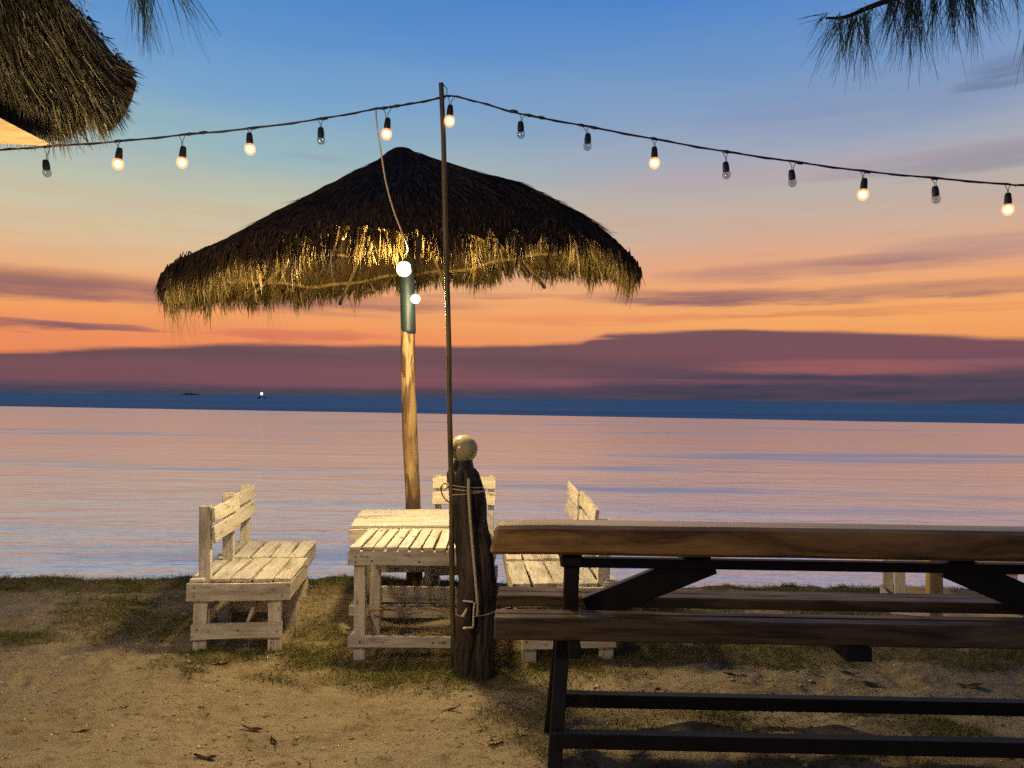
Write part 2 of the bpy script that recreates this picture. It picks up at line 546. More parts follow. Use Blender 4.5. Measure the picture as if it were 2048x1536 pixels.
def tube_data(pts, radii, sides=10, caps=True, wob=0.0):
    pts = [Vector(p) for p in pts]
    if not hasattr(radii, '__len__'):
        radii = [radii] * len(pts)
    vs, fs = [], []
    ref = Vector((0.13, 0.97, 0.2))
    prev = None
    for i, p in enumerate(pts):
        d = (pts[min(i + 1, len(pts) - 1)] - pts[max(i - 1, 0)]).normalized()
        if prev is None:
            a = d.cross(ref if abs(d.dot(ref)) < 0.9 else Vector((1, 0, 0))).normalized()
        else:
            a = (prev - d * prev.dot(d)).normalized()
        prev = a
        b = d.cross(a)
        for k in range(sides):
            t = 2 * math.pi * k / sides
            r = radii[i] * (1 + random.uniform(-wob, wob))
            vs.append(p + a * (math.cos(t) * r) + b * (math.sin(t) * r))
    for i in range(len(pts) - 1):
        for k in range(sides):
            k2 = (k + 1) % sides
            fs.append((i * sides + k, i * sides + k2, (i + 1) * sides + k2, (i + 1) * sides + k))
    if caps:
        fs.append(tuple(range(sides))[::-1])
        fs.append(tuple((len(pts) - 1) * sides + k for k in range(sides)))
    return vs, fs


def tube(name, pts, radii, mat, parent=None, sides=10, wob=0.0, smooth=True):
    vs, fs = tube_data(pts, radii, sides, True, wob)
    me = bpy.data.meshes.new(name)
    me.from_pydata([tuple(v) for v in vs], [], fs)
    return link(name, me, mat, parent, smooth)


def lathe(name, prof, mat, parent=None, sides=20, loc=(0, 0, 0)):
    vs, fs = [], []
    for r, z in prof:
        for k in range(sides):
            t = 2 * math.pi * k / sides
            vs.append((loc[0] + r * math.cos(t), loc[1] + r * math.sin(t), loc[2] + z))
    for i in range(len(prof) - 1):
        for k in range(sides):
            k2 = (k + 1) % sides
            fs.append((i * sides + k, i * sides + k2, (i + 1) * sides + k2, (i + 1) * sides + k))
    fs.append(tuple(range(sides))[::-1])
    fs.append(tuple((len(prof) - 1) * sides + k for k in range(sides)))
    me = bpy.data.meshes.new(name)
    me.from_pydata(vs, [], fs)
    return link(name, me, mat, parent, True)


def blades(name, root, d, L, Wd, mat, parent=None, bend=None, segs=2, tip=0.15, rng=RNG, curl=0.0, vary=None):
    """thousands of thin blades as one mesh"""
    n = len(root)
    d = d / np.linalg.norm(d, axis=1, keepdims=True)
    rv = rng.normal(size=(n, 3))
    side = np.cross(d, rv)
    side /= np.linalg.norm(side, axis=1, keepdims=True)
    if bend is None:
        bend = np.zeros((n, 3))
    bend = bend + rng.normal(size=(n, 3)) * curl
    V = np.zeros((n, (segs + 1) * 2, 3))
    for k in range(segs + 1):
        t = k / segs
        c = root + d * (L * t)[:, None] + bend * (L * t * t)[:, None]
        w = (Wd * (1 - (1 - tip) * t ** 1.4) * 0.5)[:, None]
        V[:, 2 * k] = c - side * w
        V[:, 2 * k + 1] = c + side * w
    m_ = (segs + 1) * 2
    base = (np.arange(n) * m_)[:, None, None]
    q = np.array([[2 * k, 2 * k + 1, 2 * k + 3, 2 * k + 2] for k in range(segs)])[None]
    Fc = (base + q).reshape(-1, 4)
    me = bpy.data.meshes.new(name)
    me.vertices.add(n * m_)
    me.vertices.foreach_set('co', V.reshape(-1).astype(np.float32))
    me.loops.add(len(Fc) * 4)
    me.loops.foreach_set('vertex_index', Fc.reshape(-1).astype(np.int32))
    me.polygons.add(len(Fc))
    me.polygons.foreach_set('loop_start', (np.arange(len(Fc)) * 4).astype(np.int32))
    me.update(calc_edges=True)
    if vary is None:
        vary = rng.random(n)
    a = me.attributes.new('vary', 'FLOAT', 'POINT')
    a.data.foreach_set('value', np.repeat(vary, m_).astype(np.float32))
    return link(name, me, mat, parent)


def copy_tree(o, parent=None):
    c = o.copy()
    COL.objects.link(c)
    if parent is not None:
        c.parent = parent
        c.matrix_parent_inverse = o.matrix_parent_inverse
    for ch in list(o.children):
        copy_tree(ch, c)
    return c


# ------------------------------------------------------------------ value noise for terrain
_tab = np.random.default_rng(5).random((257, 257))


def vnoise(x, y):
    xi = np.floor(x).astype(int)
    yi = np.floor(y).astype(int)
    fx, fy = x - xi, y - yi
    fx = fx * fx * (3 - 2 * fx)
    fy = fy * fy * (3 - 2 * fy)
    a = _tab[xi % 256, yi % 256]
    b = _tab[(xi + 1) % 256, yi % 256]
    c = _tab[xi % 256, (yi + 1) % 256]
    d = _tab[(xi + 1) % 256, (yi + 1) % 256]
    return (a * (1 - fx) + b * fx) * (1 - fy) + (c * (1 - fx) + d * fx) * fy - 0.5


def fbm(x, y, f, o=4):
    s = 0
    a = 1.0
    for k in range(o):
        s = s + a * vnoise(x * f + 17.3 * k, y * f + 9.1 * k)
        a *= 0.5
        f *= 2.03
    return s


# grass patches in photo pixels: x, y, half width, half height, density
PATCH = [(300, 1245, 130, 55, 0.34), (850, 1342, 300, 26, 0.55), (1180, 1335, 170, 34, 0.6), (700, 1345, 200, 16, 0.5), (1750, 1320, 320, 22, 0.7), (1250, 1425, 280, 40, 0.35), (640, 1200, 50, 40, 0.25), (60, 1176, 190, 16, 1.3), (260, 1172, 170, 14, 1.2), (600, 1168, 110, 12, 0.9), (480, 1172, 120, 12, 0.9), (680, 1172, 80, 14, 0.8),
         (40, 1278, 110, 18, 0.9), (180, 1215, 60, 10, 0.35), (250, 1225, 120, 30, 0.45), (300, 1270, 120, 34, 0.4),
         (640, 1258, 60, 30, 0.8), (610, 1310, 80, 20, 0.8), (450, 1318, 110, 14, 0.6), (400, 1348, 26, 10, 0.6),
         (760, 1330, 110, 22, 0.8), (860, 1310, 120, 26, 0.6), (960, 1345, 80, 22, 0.9), (1040, 1330, 90, 26, 1.0), (690, 1285, 30, 34, 0.7),
         (1130, 1345, 90, 20, 0.7), (1290, 1310, 130, 28, 0.9), (1420, 1310, 120, 26, 1.0), (1500, 1300, 90, 24, 1.0),
         (1650, 1310, 130, 24, 1.0), (1800, 1305, 130, 26, 1.0), (1960, 1315, 110, 26, 1.1), (1560, 1335, 70, 14, 0.6),
         (1300, 1225, 200, 14, 0.6), (1680, 1225, 110, 12, 0.5), (1480, 1170, 170, 10, 0.9), (1250, 1180, 120, 12, 0.8), (1620, 1172, 100, 8, 0.9),
         (1900, 1176, 160, 6, 0.5), (800, 1210, 90, 24, 0.25), (1050, 1378, 120, 14, 0.4), (900, 1375, 130, 14, 0.3),
         (1250, 1450, 130, 22, 0.45), (1400, 1440, 100, 26, 0.55), (1000, 1450, 90, 30, 0.35), (1100, 1500, 120, 24, 0.35), (1560, 1470, 90, 12, 0.4),
         (1850, 1450, 120, 18, 0.8), (1960, 1470, 60, 12, 0.6), (1700, 1525, 300, 16, 0.5), (1300, 1525, 200, 14, 0.4)]
PG = []
for (px, py, w, h, dn) in PATCH:
    c = G(px, py)
    a = G(px + w, py)
    f0, f1 = G(px, py + h), G(px, py - h)
    PG.append((c.x, (f0.y + f1.y) / 2, abs(a.x - c.x), (f1.y - f0.y) / 2, dn))


def grass_density(x, y):
    wx = x + fbm(x, y, 2.3, 3) * 0.22
    wy = y + fbm(x + 31, y + 7, 2.3, 3) * 0.22
    s = np.zeros_like(x)
    for cx, cy, rx, ry, dn in PG:
        r = ((wx - cx) / rx) ** 2 + ((wy - cy) / ry) ** 2
        s = np.maximum(s, dn * np.clip(1.35 - r, 0, 1))
    edge = np.exp(-((y - 5.62) / 0.22) ** 2) * np.clip(0.75 + fbm(x, y, 0.9, 2), 0, 1)
    far = (np.abs(x) > 4.5) * np.clip(0.25 + fbm(x, y, 0.5, 3), 0, 1)
    return np.clip(np.maximum(np.maximum(s, edge), far), 0, 1.3)


def bank_edge(x):
    return 5.78 + 0.16 * fbm(x, x * 0 + 3.0, 0.8, 3) + 0.012 * x


_fg = np.random.default_rng(91)
FOOT = [(_fg.uniform(-2.6, 2.4), _fg.uniform(2.6, 3.95), _fg.uniform(0, 3.14), _fg.uniform(0.09, 0.14)) for _ in range(34)] + \
       [(_fg.uniform(-3.4, -2.1), _fg.uniform(3.9, 5.3), _fg.uniform(0, 3.14), _fg.uniform(0.09, 0.14)) for _ in range(8)]


def gz(x, y):
    x = np.asarray(x, float)
    y = np.asarray(y, float)
    h = 0.045 * fbm(x, y, 0.9, 2) + 0.035 * fbm(x + 5, y * 1.5, 3.0, 3) + 0.024 * fbm(x * 0.75, y * 1.7 + 9, 8.0, 4)
    gr = grass_density(x, y)
    h = h + 0.018 * gr
    for fx_, fy_, fa_, fl_ in FOOT:
        ca, sa = math.cos(fa_), math.sin(fa_)
        u_ = ((x - fx_) * ca + (y - fy_) * sa) / fl_
        w_ = (-(x - fx_) * sa + (y - fy_) * ca) / (fl_ * 0.42)
        q_ = u_ * u_ + w_ * w_
        h = h - 0.015 * np.exp(-q_ * q_ * 1.6) + 0.005 * np.exp(-((np.sqrt(q_) - 1.35) / 0.3) ** 2)
    # small hump of soil left of the near chair
    h = h + 0.05 * np.exp(-((x + 2.1) / 0.5) ** 2 - ((y - 4.9) / 0.5) ** 2)
    e = y - bank_edge(x)
    h = h * np.clip(1 - e / 0.3, 0.2, 1) - np.clip(e, 0, 0.9) ** 1.0 * 1.05 - np.clip(e - 0.9, 0, 60) * 0.05
    return h


# ------------------------------------------------------------------ ground
def spaced(lo, hi, step, far_lo, far_hi, grow=1.25):
    mid = list(np.arange(lo, hi + 1e-6, step))
    s, v, out = step, lo, []
    while v > far_lo:
        s *= grow
        v -= s
        out.append(v)
    s, v, out2 = step, hi, []
    while v < far_hi:
        s *= grow
        v += s
        out2.append(v)
    return np.array(out[::-1] + mid + out2)


gx = spaced(-4.6, 4.6, 0.016, -2500, 2500)
gy = spaced(2.3, 6.3, 0.013, -300, 60)
X, Y = np.meshgrid(gx, gy)
Z = gz(X, Y)
nv = X.size
co = np.stack([X, Y, Z], -1).reshape(-1, 3)
ny, nx = X.shape
idx = np.arange(nv).reshape(ny, nx)
Fq = np.stack([idx[:-1, :-1], idx[:-1, 1:], idx[1:, 1:], idx[1:, :-1]], -1).reshape(-1, 4)
me = bpy.data.meshes.new('ground')
me.vertices.add(nv)
me.vertices.foreach_set('co', co.reshape(-1).astype(np.float32))
me.loops.add(len(Fq) * 4)
me.loops.foreach_set('vertex_index', Fq.reshape(-1).astype(np.int32))
me.polygons.add(len(Fq))
me.polygons.foreach_set('loop_start', (np.arange(len(Fq)) * 4).astype(np.int32))
me.update(calc_edges=True)
at = me.attributes.new('soil', 'FLOAT', 'POINT')
at.data.foreach_set('value', grass_density(X, Y).reshape(-1).astype(np.float32))
m, n, bs, _ = newmat('sand')
v = n.node('ShaderNodeTexCoord').outputs['Object']
soil = n.node('ShaderNodeAttribute', attribute_name='soil').outputs['Fac']
big = n.noise(v, 1.3, 4.0, 0.6)
mid = n.noise(n.mapping(v, (1, 1.6, 1)), 14.0, 5.0, 0.65)
grit = n.noise(v, 260.0, 2.0, 0.6)
c = n.mix(n.mrange(big, 0.35, 0.65), (0.32, 0.255, 0.14, 1), (0.43, 0.345, 0.20, 1))
c = n.mix(n.m('MULTIPLY', n.mrange(mid, 0.50, 0.68), 0.75), c, (0.23, 0.15, 0.07, 1))
c = n.mix(n.mrange(grit, 0.54, 0.68, 0.0, 0.75), c, (0.13, 0.095, 0.055, 1))
c = n.mix(n.mrange(n.noise(v, 140.0, 2.0), 0.70, 0.74, 0.0, 0.7), c, (0.72, 0.64, 0.5, 1))
earth = n.mix(n.mrange(mid, 0.4, 0.6), (0.12, 0.095, 0.035, 1), (0.20, 0.15, 0.065, 1))
c = n.mix(n.mrange(n.m('ADD', soil, n.m('MULTIPLY', n.m('SUBTRACT', mid, 0.5), 1.2)), 0.12, 0.62, 0.0, 0.85), c, earth)
n.put(bs.inputs['Base Color'], c)
bs.inputs['Roughness'].default_value = 0.95
bs.inputs['Specular IOR Level'].default_value = 0.12
bump(n, bs, n.m('ADD', n.m('MULTIPLY', mid, 1.2), n.m('MULTIPLY', grit, 0.25)), 0.9, 0.028)
g = link('ground', me, m, None, True)
tag(g, kind='structure')

# ------------------------------------------------------------------ water
me = bpy.data.meshes.new('water')
WZ = -0.55
me.from_pydata([(-45000, 5.2, WZ), (45000, 5.2, WZ), (45000, 45000, WZ), (-45000, 45000, WZ)], [], [(0, 1, 2, 3)])
m, n, bs, out = newmat('sea')
v = n.node('ShaderNodeTexCoord').outputs['Object']
sx, sy, sz = n.sep(v)[:3]
lineo = n.m('SUBTRACT', sy, n.m('SUBTRACT', 86.5, n.m('MULTIPLY', sx, 0.25)))
lineo = n.m('ADD', lineo, n.m('MULTIPLY', n.m('SUBTRACT', n.noise(v, 0.05, 3), 0.5), 3.0))
farm = n.mrange(lineo, -0.7, 0.7, 0.0, 1.0, True)
# ripples: long crests lying across the view, in three sizes
r1 = n.noise(n.mapping(v, (0.8, 2.4, 1)), 1.0, 3.0, 0.55, 0.4)
r2 = n.noise(n.mapping(v, (2.2, 8.0, 1)), 1.0, 3.0, 0.6, 0.3)
r3 = n.noise(n.mapping(v, (0.10, 0.45, 1)), 1.0, 4.0, 0.6)
paw = n.noise(n.mapping(v, (0.045, 0.26, 1), (3.1, 0.7, 0)), 1.0, 5.0, 0.6, 0.5)
dist = n.m('MAXIMUM', sy, 6.0)
fade = n.m('DIVIDE', 9.0, n.m('ADD', dist, 4.0), clamp=True)
h = n.m('ADD', n.m('MULTIPLY', r1, n.mrange(paw, 0.42, 0.62, 0.05, 0.13)), n.m('MULTIPLY', n.m('MULTIPLY', r2, 0.075), fade))
h = n.m('MULTIPLY', n.m('ADD', h, n.m('MULTIPLY', r3, 0.20)), n.mrange(dist, 8.0, 40.0, 1.0, 0.2))
bp = n.node('ShaderNodeBump')
bp.inputs['Distance'].default_value = 1.0
bp.inputs['Strength'].default_value = 0.36
n.put(bp.inputs['Height'], h)
gl = n.node('ShaderNodeBsdfGlossy')
pawm = n.mrange(paw, 0.52, 0.66, 0.0, 1.0, True)
n.put(gl.inputs['Color'], n.mix(n.m('MULTIPLY', pawm, 0.5), (1.0, 1.0, 1.0, 1), (0.66, 0.74, 0.86, 1)))  # blue tint paints in the higher sky that ruffled patches reflect
gl.distribution = 'MULTI_GGX'
n.put(gl.inputs['Roughness'], n.m('ADD', n.mrange(n.m('DIVIDE', 8.0, dist), 0.0, 1.0, 0.205, 0.25), n.m('MULTIPLY', pawm, 0.13)))
n.put(gl.inputs['Normal'], bp.outputs[0])
df = n.node('ShaderNodeBsdfDiffuse')
n.put(df.inputs['Color'], n.mix(n.mrange(n.noise(n.mapping(v, (0.006, 0.05, 1)), 1.0, 4.0), 0.35, 0.65), (0.05, 0.36, 0.50, 1), (0.10, 0.50, 0.64, 1)))
mx = n.node('ShaderNodeMixShader')
n.put(mx.inputs[0], n.mrange(farm, 0.0, 1.0, 0.97, 0.06))
m.node_tree.links.new(df.outputs[0], mx.inputs[1])
m.node_tree.links.new(gl.outputs[0], mx.inputs[2])
m.node_tree.links.new(mx.outputs[0], out.inputs[0])
m.node_tree.nodes.remove(bs)
w = link('water', me, m)
tag(w, kind='structure')


# ------------------------------------------------------------------ far things on the water
def far_at(px, py, d):
    v = ray(px, py)
    return Vector((0, 0, CAM_H)) + v * (d / v.y)


# rocky islet at the horizon
ip = far_at(385, 787, 2600)
prof = [(-44, 0.6), (-34, 2.2), (-26, 4), (-19, 7), (-12, 5), (-3, 6.4), (6, 4.5), (18, 3), (30, 2), (42, 0.6)]
vs, fs = [], []
for j, (sc_, dy_) in enumerate(((0.0, -14), (1.0, -5), (0.8, 6), (0.0, 16))):
    for x_, z_ in prof:
        vs.append((x_ * (0.7 + 0.3 * sc_) + random.uniform(-2, 2), dy_, z_ * sc_ - 0.6))
k = len(prof)
for j in range(3):
    for i in range(k - 1):
        fs.append((j * k + i, j * k + i + 1, (j + 1) * k + i + 1, (j + 1) * k + i))
me = bpy.data.meshes.new('islet')
me.from_pydata(vs, [], fs)
o = link('islet', me, M['islet'])
o.location = (ip.x, 2600, WZ)
tag(o, 'tiny dark rocky islet on the horizon left of the umbrella', 'islet')

bp_ = far_at(523, 790, 420)
boat = empty('fishing_boat', (bp_.x, 420, WZ), 0.3, label='distant boat with one bright white light on the horizon', cat='boat')
bm = bmesh.new()
sec = [(-2.6, 0.35, 0.55), (-1.6, 0.62, 0.5), (0, 0.72, 0.48), (1.6, 0.55, 0.6), (2.7, 0.05, 0.95)]
rows = []
for x_, w_, z_ in sec:
    rows.append([bm.verts.new((x_, -w_, z_)), bm.verts.new((x_ * 0.9, -w_ * 0.5, -0.05)), bm.verts.new((x_ * 0.9, w_ * 0.5, -0.05)), bm.verts.new((x_, w_, z_))])
for a, b in zip(rows, rows[1:]):
    for i in range(4):
        bm.faces.new((a[i], b[i], b[(i + 1) % 4], a[(i + 1) % 4]))
bm.faces.new(rows[0]); bm.faces.new(rows[-1][::-1])
me = bpy.data.meshes.new('hull'); bm.to_mesh(me); bm.free()
link('hull', me, M['hull'], boat)
board('cabin', boat, M['hull'], 1.1, 0.8, 0.75, (-0.9, 0, 0.8), bev=0.05, cuts=0)
tube('mast', [(0.1, 0, 0.4), (0.1, 0, 2.3)], 0.05, M['hull'], boat, 6)
lathe('lamp', [(0.02, -0.62), (0.38, -0.45), (0.6, 0), (0.38, 0.45), (0.02, 0.62)], M['lit_boat'], boat, 12, (0.1, 0, 2.8))


# ------------------------------------------------------------------ slatted white seats
def nail_heads(parent, spots, face='y'):
    """small rusty nail heads, one mesh"""
    bm = bmesh.new()
    for (x, y, z) in spots:
        mt = Matrix.Translation((x, y, z)) @ (Matrix.Rotation(math.pi / 2, 4, 'X') if face == 'y' else Matrix.Identity(4))
        bmesh.ops.create_cone(bm, cap_ends=True, segments=8, radius1=0.0055, radius2=0.004, depth=0.004, matrix=mt)
    me = bpy.data.meshes.new('nail_heads')
    bm.to_mesh(me)
    bm.free()
    o = link('nail_heads', me, M['nail'], parent)
    tag(o, kind='stuff')
    return o


def make_chair(loc, rotz, label, post=0.52, sag=0.0, w=0.55):
    """x is forward (where the sitter looks), y across"""
    t = empty('slatted_chair', loc, rotz, label=label, cat='chair', group='white slatted chairs round the low tables')
    WW = M['white_wood']
    hw = w / 2
    # seat slats, running across
    xs = [-0.245, -0.120, 0.010, 0.132, 0.250]
    ws = [0.085, 0.112, 0.112, 0.112, 0.100]
    for x, ww in zip(xs, ws):
        board('seat_slat', t, WW, w * random.uniform(0.985, 1.0), ww, 0.022, (x, random.uniform(-0.006, 0.006), 0.424 + random.uniform(-0.002, 0.002)),
              'y', (0, 0, random.uniform(-0.02, 0.02)), warp=0.003)
    # apron boards
    for s in (-1, 1):
        board('apron_board', t, WW, 0.60, 0.022, 0.105, (0.0, s * (hw + 0.001), 0.3585), 'x')
    for s in (-1, 1):
        board('apron_board', t, WW, w - 0.025, 0.022, 0.100, (s * 0.288, 0, 0.3585), 'y')
    # legs
    for sx in (-0.225, 0.205):
        for s in (-1, 1):
            board('leg', t, WW, 0.36, 0.045, 0.078, (sx, s * (hw - 0.037), 0.155), 'z', (0, random.uniform(-0.012, 0.012), 0))
    # low side rails
    for s in (-1, 1):
        board('side_rail', t, WW, 0.52, 0.022, 0.092, (-0.012, s * (hw - 0.001), 0.125), 'x', (0, 0.012 * s, 0))
    board('stretcher', t, WW, w - 0.08, 0.020, 0.09, (0.06, 0, 0.215), 'y', (0.05, 0.35, 0))
    board('stretcher', t, WW, w - 0.08, 0.020, 0.09, (-0.19, 0, 0.20), 'y', (0, 0, 0))
    # back
    for s in (-1, 1):
        board('back_post', t, WW, post, 0.040, 0.068, (-0.208, s * (hw - 0.045), 0.34 + post / 2), 'z', (0, -0.02, 0))
    board('back_board', t, WW, w * 0.97, 0.020, 0.088, (-0.160, 0, 0.812), 'y', (sag, -0.10, 0), warp=0.003)
    board('back_board', t, WW, w * 0.97, 0.020, 0.098, (-0.154, 0, 0.694), 'y', (sag, -0.14, 0), warp=0.003)
    sp = []
    for s in (-1, 1):
        y = s * (hw + 0.0135)
        sp += [(-0.255, y, 0.385), (-0.255, y, 0.335), (0.2, y, 0.37), (0.255, y, 0.335), (-0.235, s * (hw + 0.0115), 0.14), (0.0, s * (hw + 0.0115), 0.13), (0.225, s * (hw + 0.0115), 0.12)]
    nail_heads(t, sp)
    return t


A6 = math.radians(5.5)
ch1 = make_chair((-1.552, 4.46, 0.0), A6, 'near white slatted chair at the left end, its side towards the camera')
ch2 = make_chair((-1.645, 5.03, 0.0), math.radians(7), 'white slatted chair directly behind the near left chair, side by side with it')
ch3 = make_chair((0.300, 4.365, 0.0), math.pi + math.radians(4), 'near white slatted chair between the wooden post and the dark bench, facing left', post=0.435, sag=-0.07)
ch4 = make_chair((0.262, 4.985, 0.0), math.pi + math.radians(3), 'white slatted chair farther back on the right, mostly behind another white chair', post=0.46, sag=-0.04)
ch5 = make_chair((-0.355, 5.40, 0.0), -math.pi / 2 + math.radians(-2), 'white slatted chair behind the wooden post, facing the camera across the tables', w=0.49)


for c_ in (ch1, ch2):
    c_.scale = (0.95, 0.97, 0.95)


def make_table(name, loc, rotz, label, Wx, Dy, top, slat_axis, nsl, group='low white tables', low=0.10):
    t = empty(name, loc, rotz, label=label, cat='table', group=group)
    WW = M['white_wood']
    if slat_axis == 'y':
        pitch = Wx / nsl
        for i in range(nsl):
            board('table_slat', t, WW, Dy, pitch - random.uniform(0.008, 0.014), 0.022, (-Wx / 2 + pitch * (i + 0.5), random.uniform(-0.003, 0.003), top - 0.011),
                  'y', (0, 0, random.uniform(-0.012, 0.012)), warp=0.002)
    else:
        pitch = Dy / nsl
        for i in range(nsl):
            board('table_slat', t, WW, Wx, pitch - random.uniform(0.004, 0.008), 0.022, (random.uniform(-0.004, 0.004), -Dy / 2 + pitch * (i + 0.5), top - 0.011),
                  'x', (0, 0, random.uniform(-0.004, 0.004)), warp=0.0015)
    ah = 0.078
    for s in (-1, 1):
        board('apron_board', t, WW, Wx + 0.012, 0.022, ah, (0, s * (Dy / 2 - 0.011), top - 0.024 - ah / 2), 'x')
        board('apron_board', t, WW, Dy - 0.048, 0.022, ah, (s * (Wx / 2 - 0.011), 0, top - 0.024 - ah / 2), 'y')
    lh = top - 0.03
    for sx in (-1, 1):
        for s in (-1, 1):
            board('leg', t, WW, lh, 0.05, 0.062, (sx * (Wx / 2 - 0.058), s * (Dy / 2 - 0.049), lh / 2 - 0.025), 'z', (0, sx * 0.01, 0))
    for s in (-1, 1):
        board('cross_rail', t, WW, Wx - 0.0 if s < 0 else Wx - 0.06, 0.022, 0.062, (0, s * (Dy / 2 - 0.011), 0.10 if s < 0 else low), 'x')
        board('cross_rail', t, WW, Dy - 0.10, 0.022, 0.06, (s * (Wx / 2 - 0.016), 0, 0.10), 'y')
    return t


tb1 = make_table('low_table', (-0.522, 4.375, 0), math.radians(0.5), 'low white table with slats running towards the sea, nearest the camera beside the post', 0.735, 0.575, 0.622, 'y', 11)
for (z_, y_, L_) in ((0.215, 0.265, 0.60),):
    board('cross_rail', tb1, M['white_wood'], L_, 0.022, 0.100, (0.0, y_, z_), 'x', (0, 0.01, 0))
sp = [(-0.33, -0.291, 0.565), (-0.24, -0.291, 0.545), (-0.33, -0.291, 0.535), (0.02, -0.291, 0.542), (0.2, -0.291, 0.55), (0.33, -0.291, 0.555), (-0.30, -0.291, 0.1), (0.1, -0.291, 0.1)]
nail_heads(tb1, sp)
tb2 = make_table('low_table', (-0.605, 5.04, 0), math.radians(5), 'low white table with boards running sideways, pushed behind the front table', 0.87, 0.66, 0.636, 'x', 5, low=0.22)

# sticks of driftwood lying on the low rails of the front table
stk = [((-0.30, -0.05), (-0.02, -0.02), 0.30), ((-0.02, -0.1), (0.34, 0.0), 0.31)]

# ------------------------------------------------------------------ thatched umbrella
UX, UY = None, 5.6
ub = P(829, 1178, UY)
ut = P(811, 500, UY - 0.02)
UC = P(803, 400, UY)
UX = UC.x
umb = empty('thatched_umbrella', (ub.x, UY, 0.0), label='large thatched straw umbrella on a peeled wooden pole by the water', cat='umbrella')
UL = Matrix.Translation((-ub.x, -UY, 0))


def loc_u(p):
    return Vector((p[0] - ub.x, p[1] - UY, p[2]))


apex = Vector((UX, UY, 3.29))
polepts = [loc_u((ub.x + 0.005, UY, -0.15))]
for t_ in (0.1, 0.25, 0.4, 0.55, 0.7, 0.78):
    polepts.append(loc_u((ub.x + (ut.x - ub.x) * t_ / 0.87 + 0.006 * math.sin(9 * t_), UY + 0.006 * math.cos(7 * t_), 2.9 * t_)))
polepts.append(loc_u((UX, UY, 3.2)))
rad = [0.064, 0.060, 0.056, 0.058, 0.054, 0.052, 0.049, 0.045]
vs, fs = tube_data(polepts, rad, 16, True, 0.03)
# wood grain should follow the pole: build along x and turn the object
me = bpy.data.meshes.new('pole')
me.from_pydata([(v.z, v.y, -v.x) for v in vs], [], [f for f in fs])
o = link('pole', me, M['peeled_wood'], umb, True)
o.matrix_local = Matrix.Rotation(-math.pi / 2, 4, 'Y')
sl0, sl1 = P(817, 668, UY), P(812, 480, UY)
tube('blue_sleeve', [loc_u(sl0), loc_u(sl0 + (sl1 - sl0) * 0.04), loc_u(sl0 + (sl1 - sl0) * 0.5), loc_u(sl1)], [0.053, 0.057, 0.056, 0.055], M['sleeve'], umb, 18)

RX, RY = 1.80, 1.70
PR = [(0, 3.30), (0.10, 3.285), (0.57, 3.04), (1.14, 2.77), (1.44, 2.62), (1.60, 2.515), (1.72, 2.405), (1.80, 2.29)]
PA = [(0, 0), (0.57, 0.08), (1.14, 0.135), (1.44, 0.12), (1.72, 0.06), (1.8, 0.05)]


def roofz(r, th):
    z = np.interp(r, [p[0] for p in PR], [p[1] for p in PR])
    a = np.interp(r, [p[0] for p in PA], [p[1] for p in PA])
    dl = np.interp(r, [0.5, 1.14, 1.44, 1.6, 1.8], [0.0, 0.07, 0.13, 0.125, 0.09])
    lump = 0.018 * np.sin(th * 7 + 1.3) * np.clip(r, 0, 1) + 0.010 * np.sin(th * 17 + r * 6)
    return z + a * np.cos(th) + lump * np.clip(r / 1.0, 0, 1) + (0.075 * np.clip(np.sin(th), 0, 1) - 0.02 * np.clip(-np.sin(th), 0, 1)) * np.clip(r / 1.7, 0, 1) ** 2 - dl * np.clip(-np.cos(th), 0, 1) ** 0.7


def roofp(r, th, off=0.0):
    r = np.asarray(r, float)
    th = np.asarray(th, float)
    s = 0.985 + 0.012 * np.sin(th * 5)
    return np.stack([UX - ub.x + 0.075 * (r / 1.8) ** 2 + r * s * np.cos(th) * RX / 1.8, r * s * np.sin(th) * RY / 1.8, roofz(r, th) + off], -1)


def backin(r, th):
    return r * (1 - 0.10 * np.clip(np.sin(th), 0, 1) * np.clip((r - 1.0) / 0.5, 0, 1))


def roof_shell(name, off, rs, mat, flip=False):
    na = 240
    th = np.linspace(0, 2 * np.pi, na, endpoint=False)
    vs, fs = [], []
    for r in rs:
        jr = RNG.normal(size=na) * (0.022 if r == rs[-1] else 0.0)
        vs += [tuple(p) for p in roofp(backin(np.full(na, r) + jr, th), th, off)]
    for i in range(len(rs) - 1):
        for k in range(na):
            k2 = (k + 1) % na
            f = (i * na + k, i * na + k2, (i + 1) * na + k2, (i + 1) * na + k)
            fs.append(f[::-1] if flip else f)
    me = bpy.data.meshes.new(name)
    me.from_pydata(vs, [], fs)
    return link(name, me, mat, umb, True)


rs = [0.002, 0.05, 0.12, 0.3, 0.5, 0.75, 1.0, 1.2, 1.4, 1.55, 1.66, 1.74]
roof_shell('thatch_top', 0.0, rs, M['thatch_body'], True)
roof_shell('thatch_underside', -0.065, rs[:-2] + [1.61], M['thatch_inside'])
lathe('apex_cap', [(0.0, 0.06), (0.07, 0.055), (0.12, 0.02), (0.17, -0.03), (0.22, -0.075)][::-1], M['thatch_body'], umb, 20,
      (UX - ub.x, 0, 3.275))


def on_roof(nb, r0, r1, off0=0.0, seed=1, power=1.0):
    g_ = np.random.default_rng(seed)
    r = np.sqrt(g_.uniform(r0 ** 2, r1 ** 2, nb))
    th = g_.uniform(0, 2 * np.pi, nb)
    r = backin(r, th)
    p = roofp(r, th, off0)
    p2 = roofp(r + 0.05, th, off0)
    d = (p2 - p)
    d /= np.linalg.norm(d, axis=1, keepdims=True)
    return g_, r, th, p, d


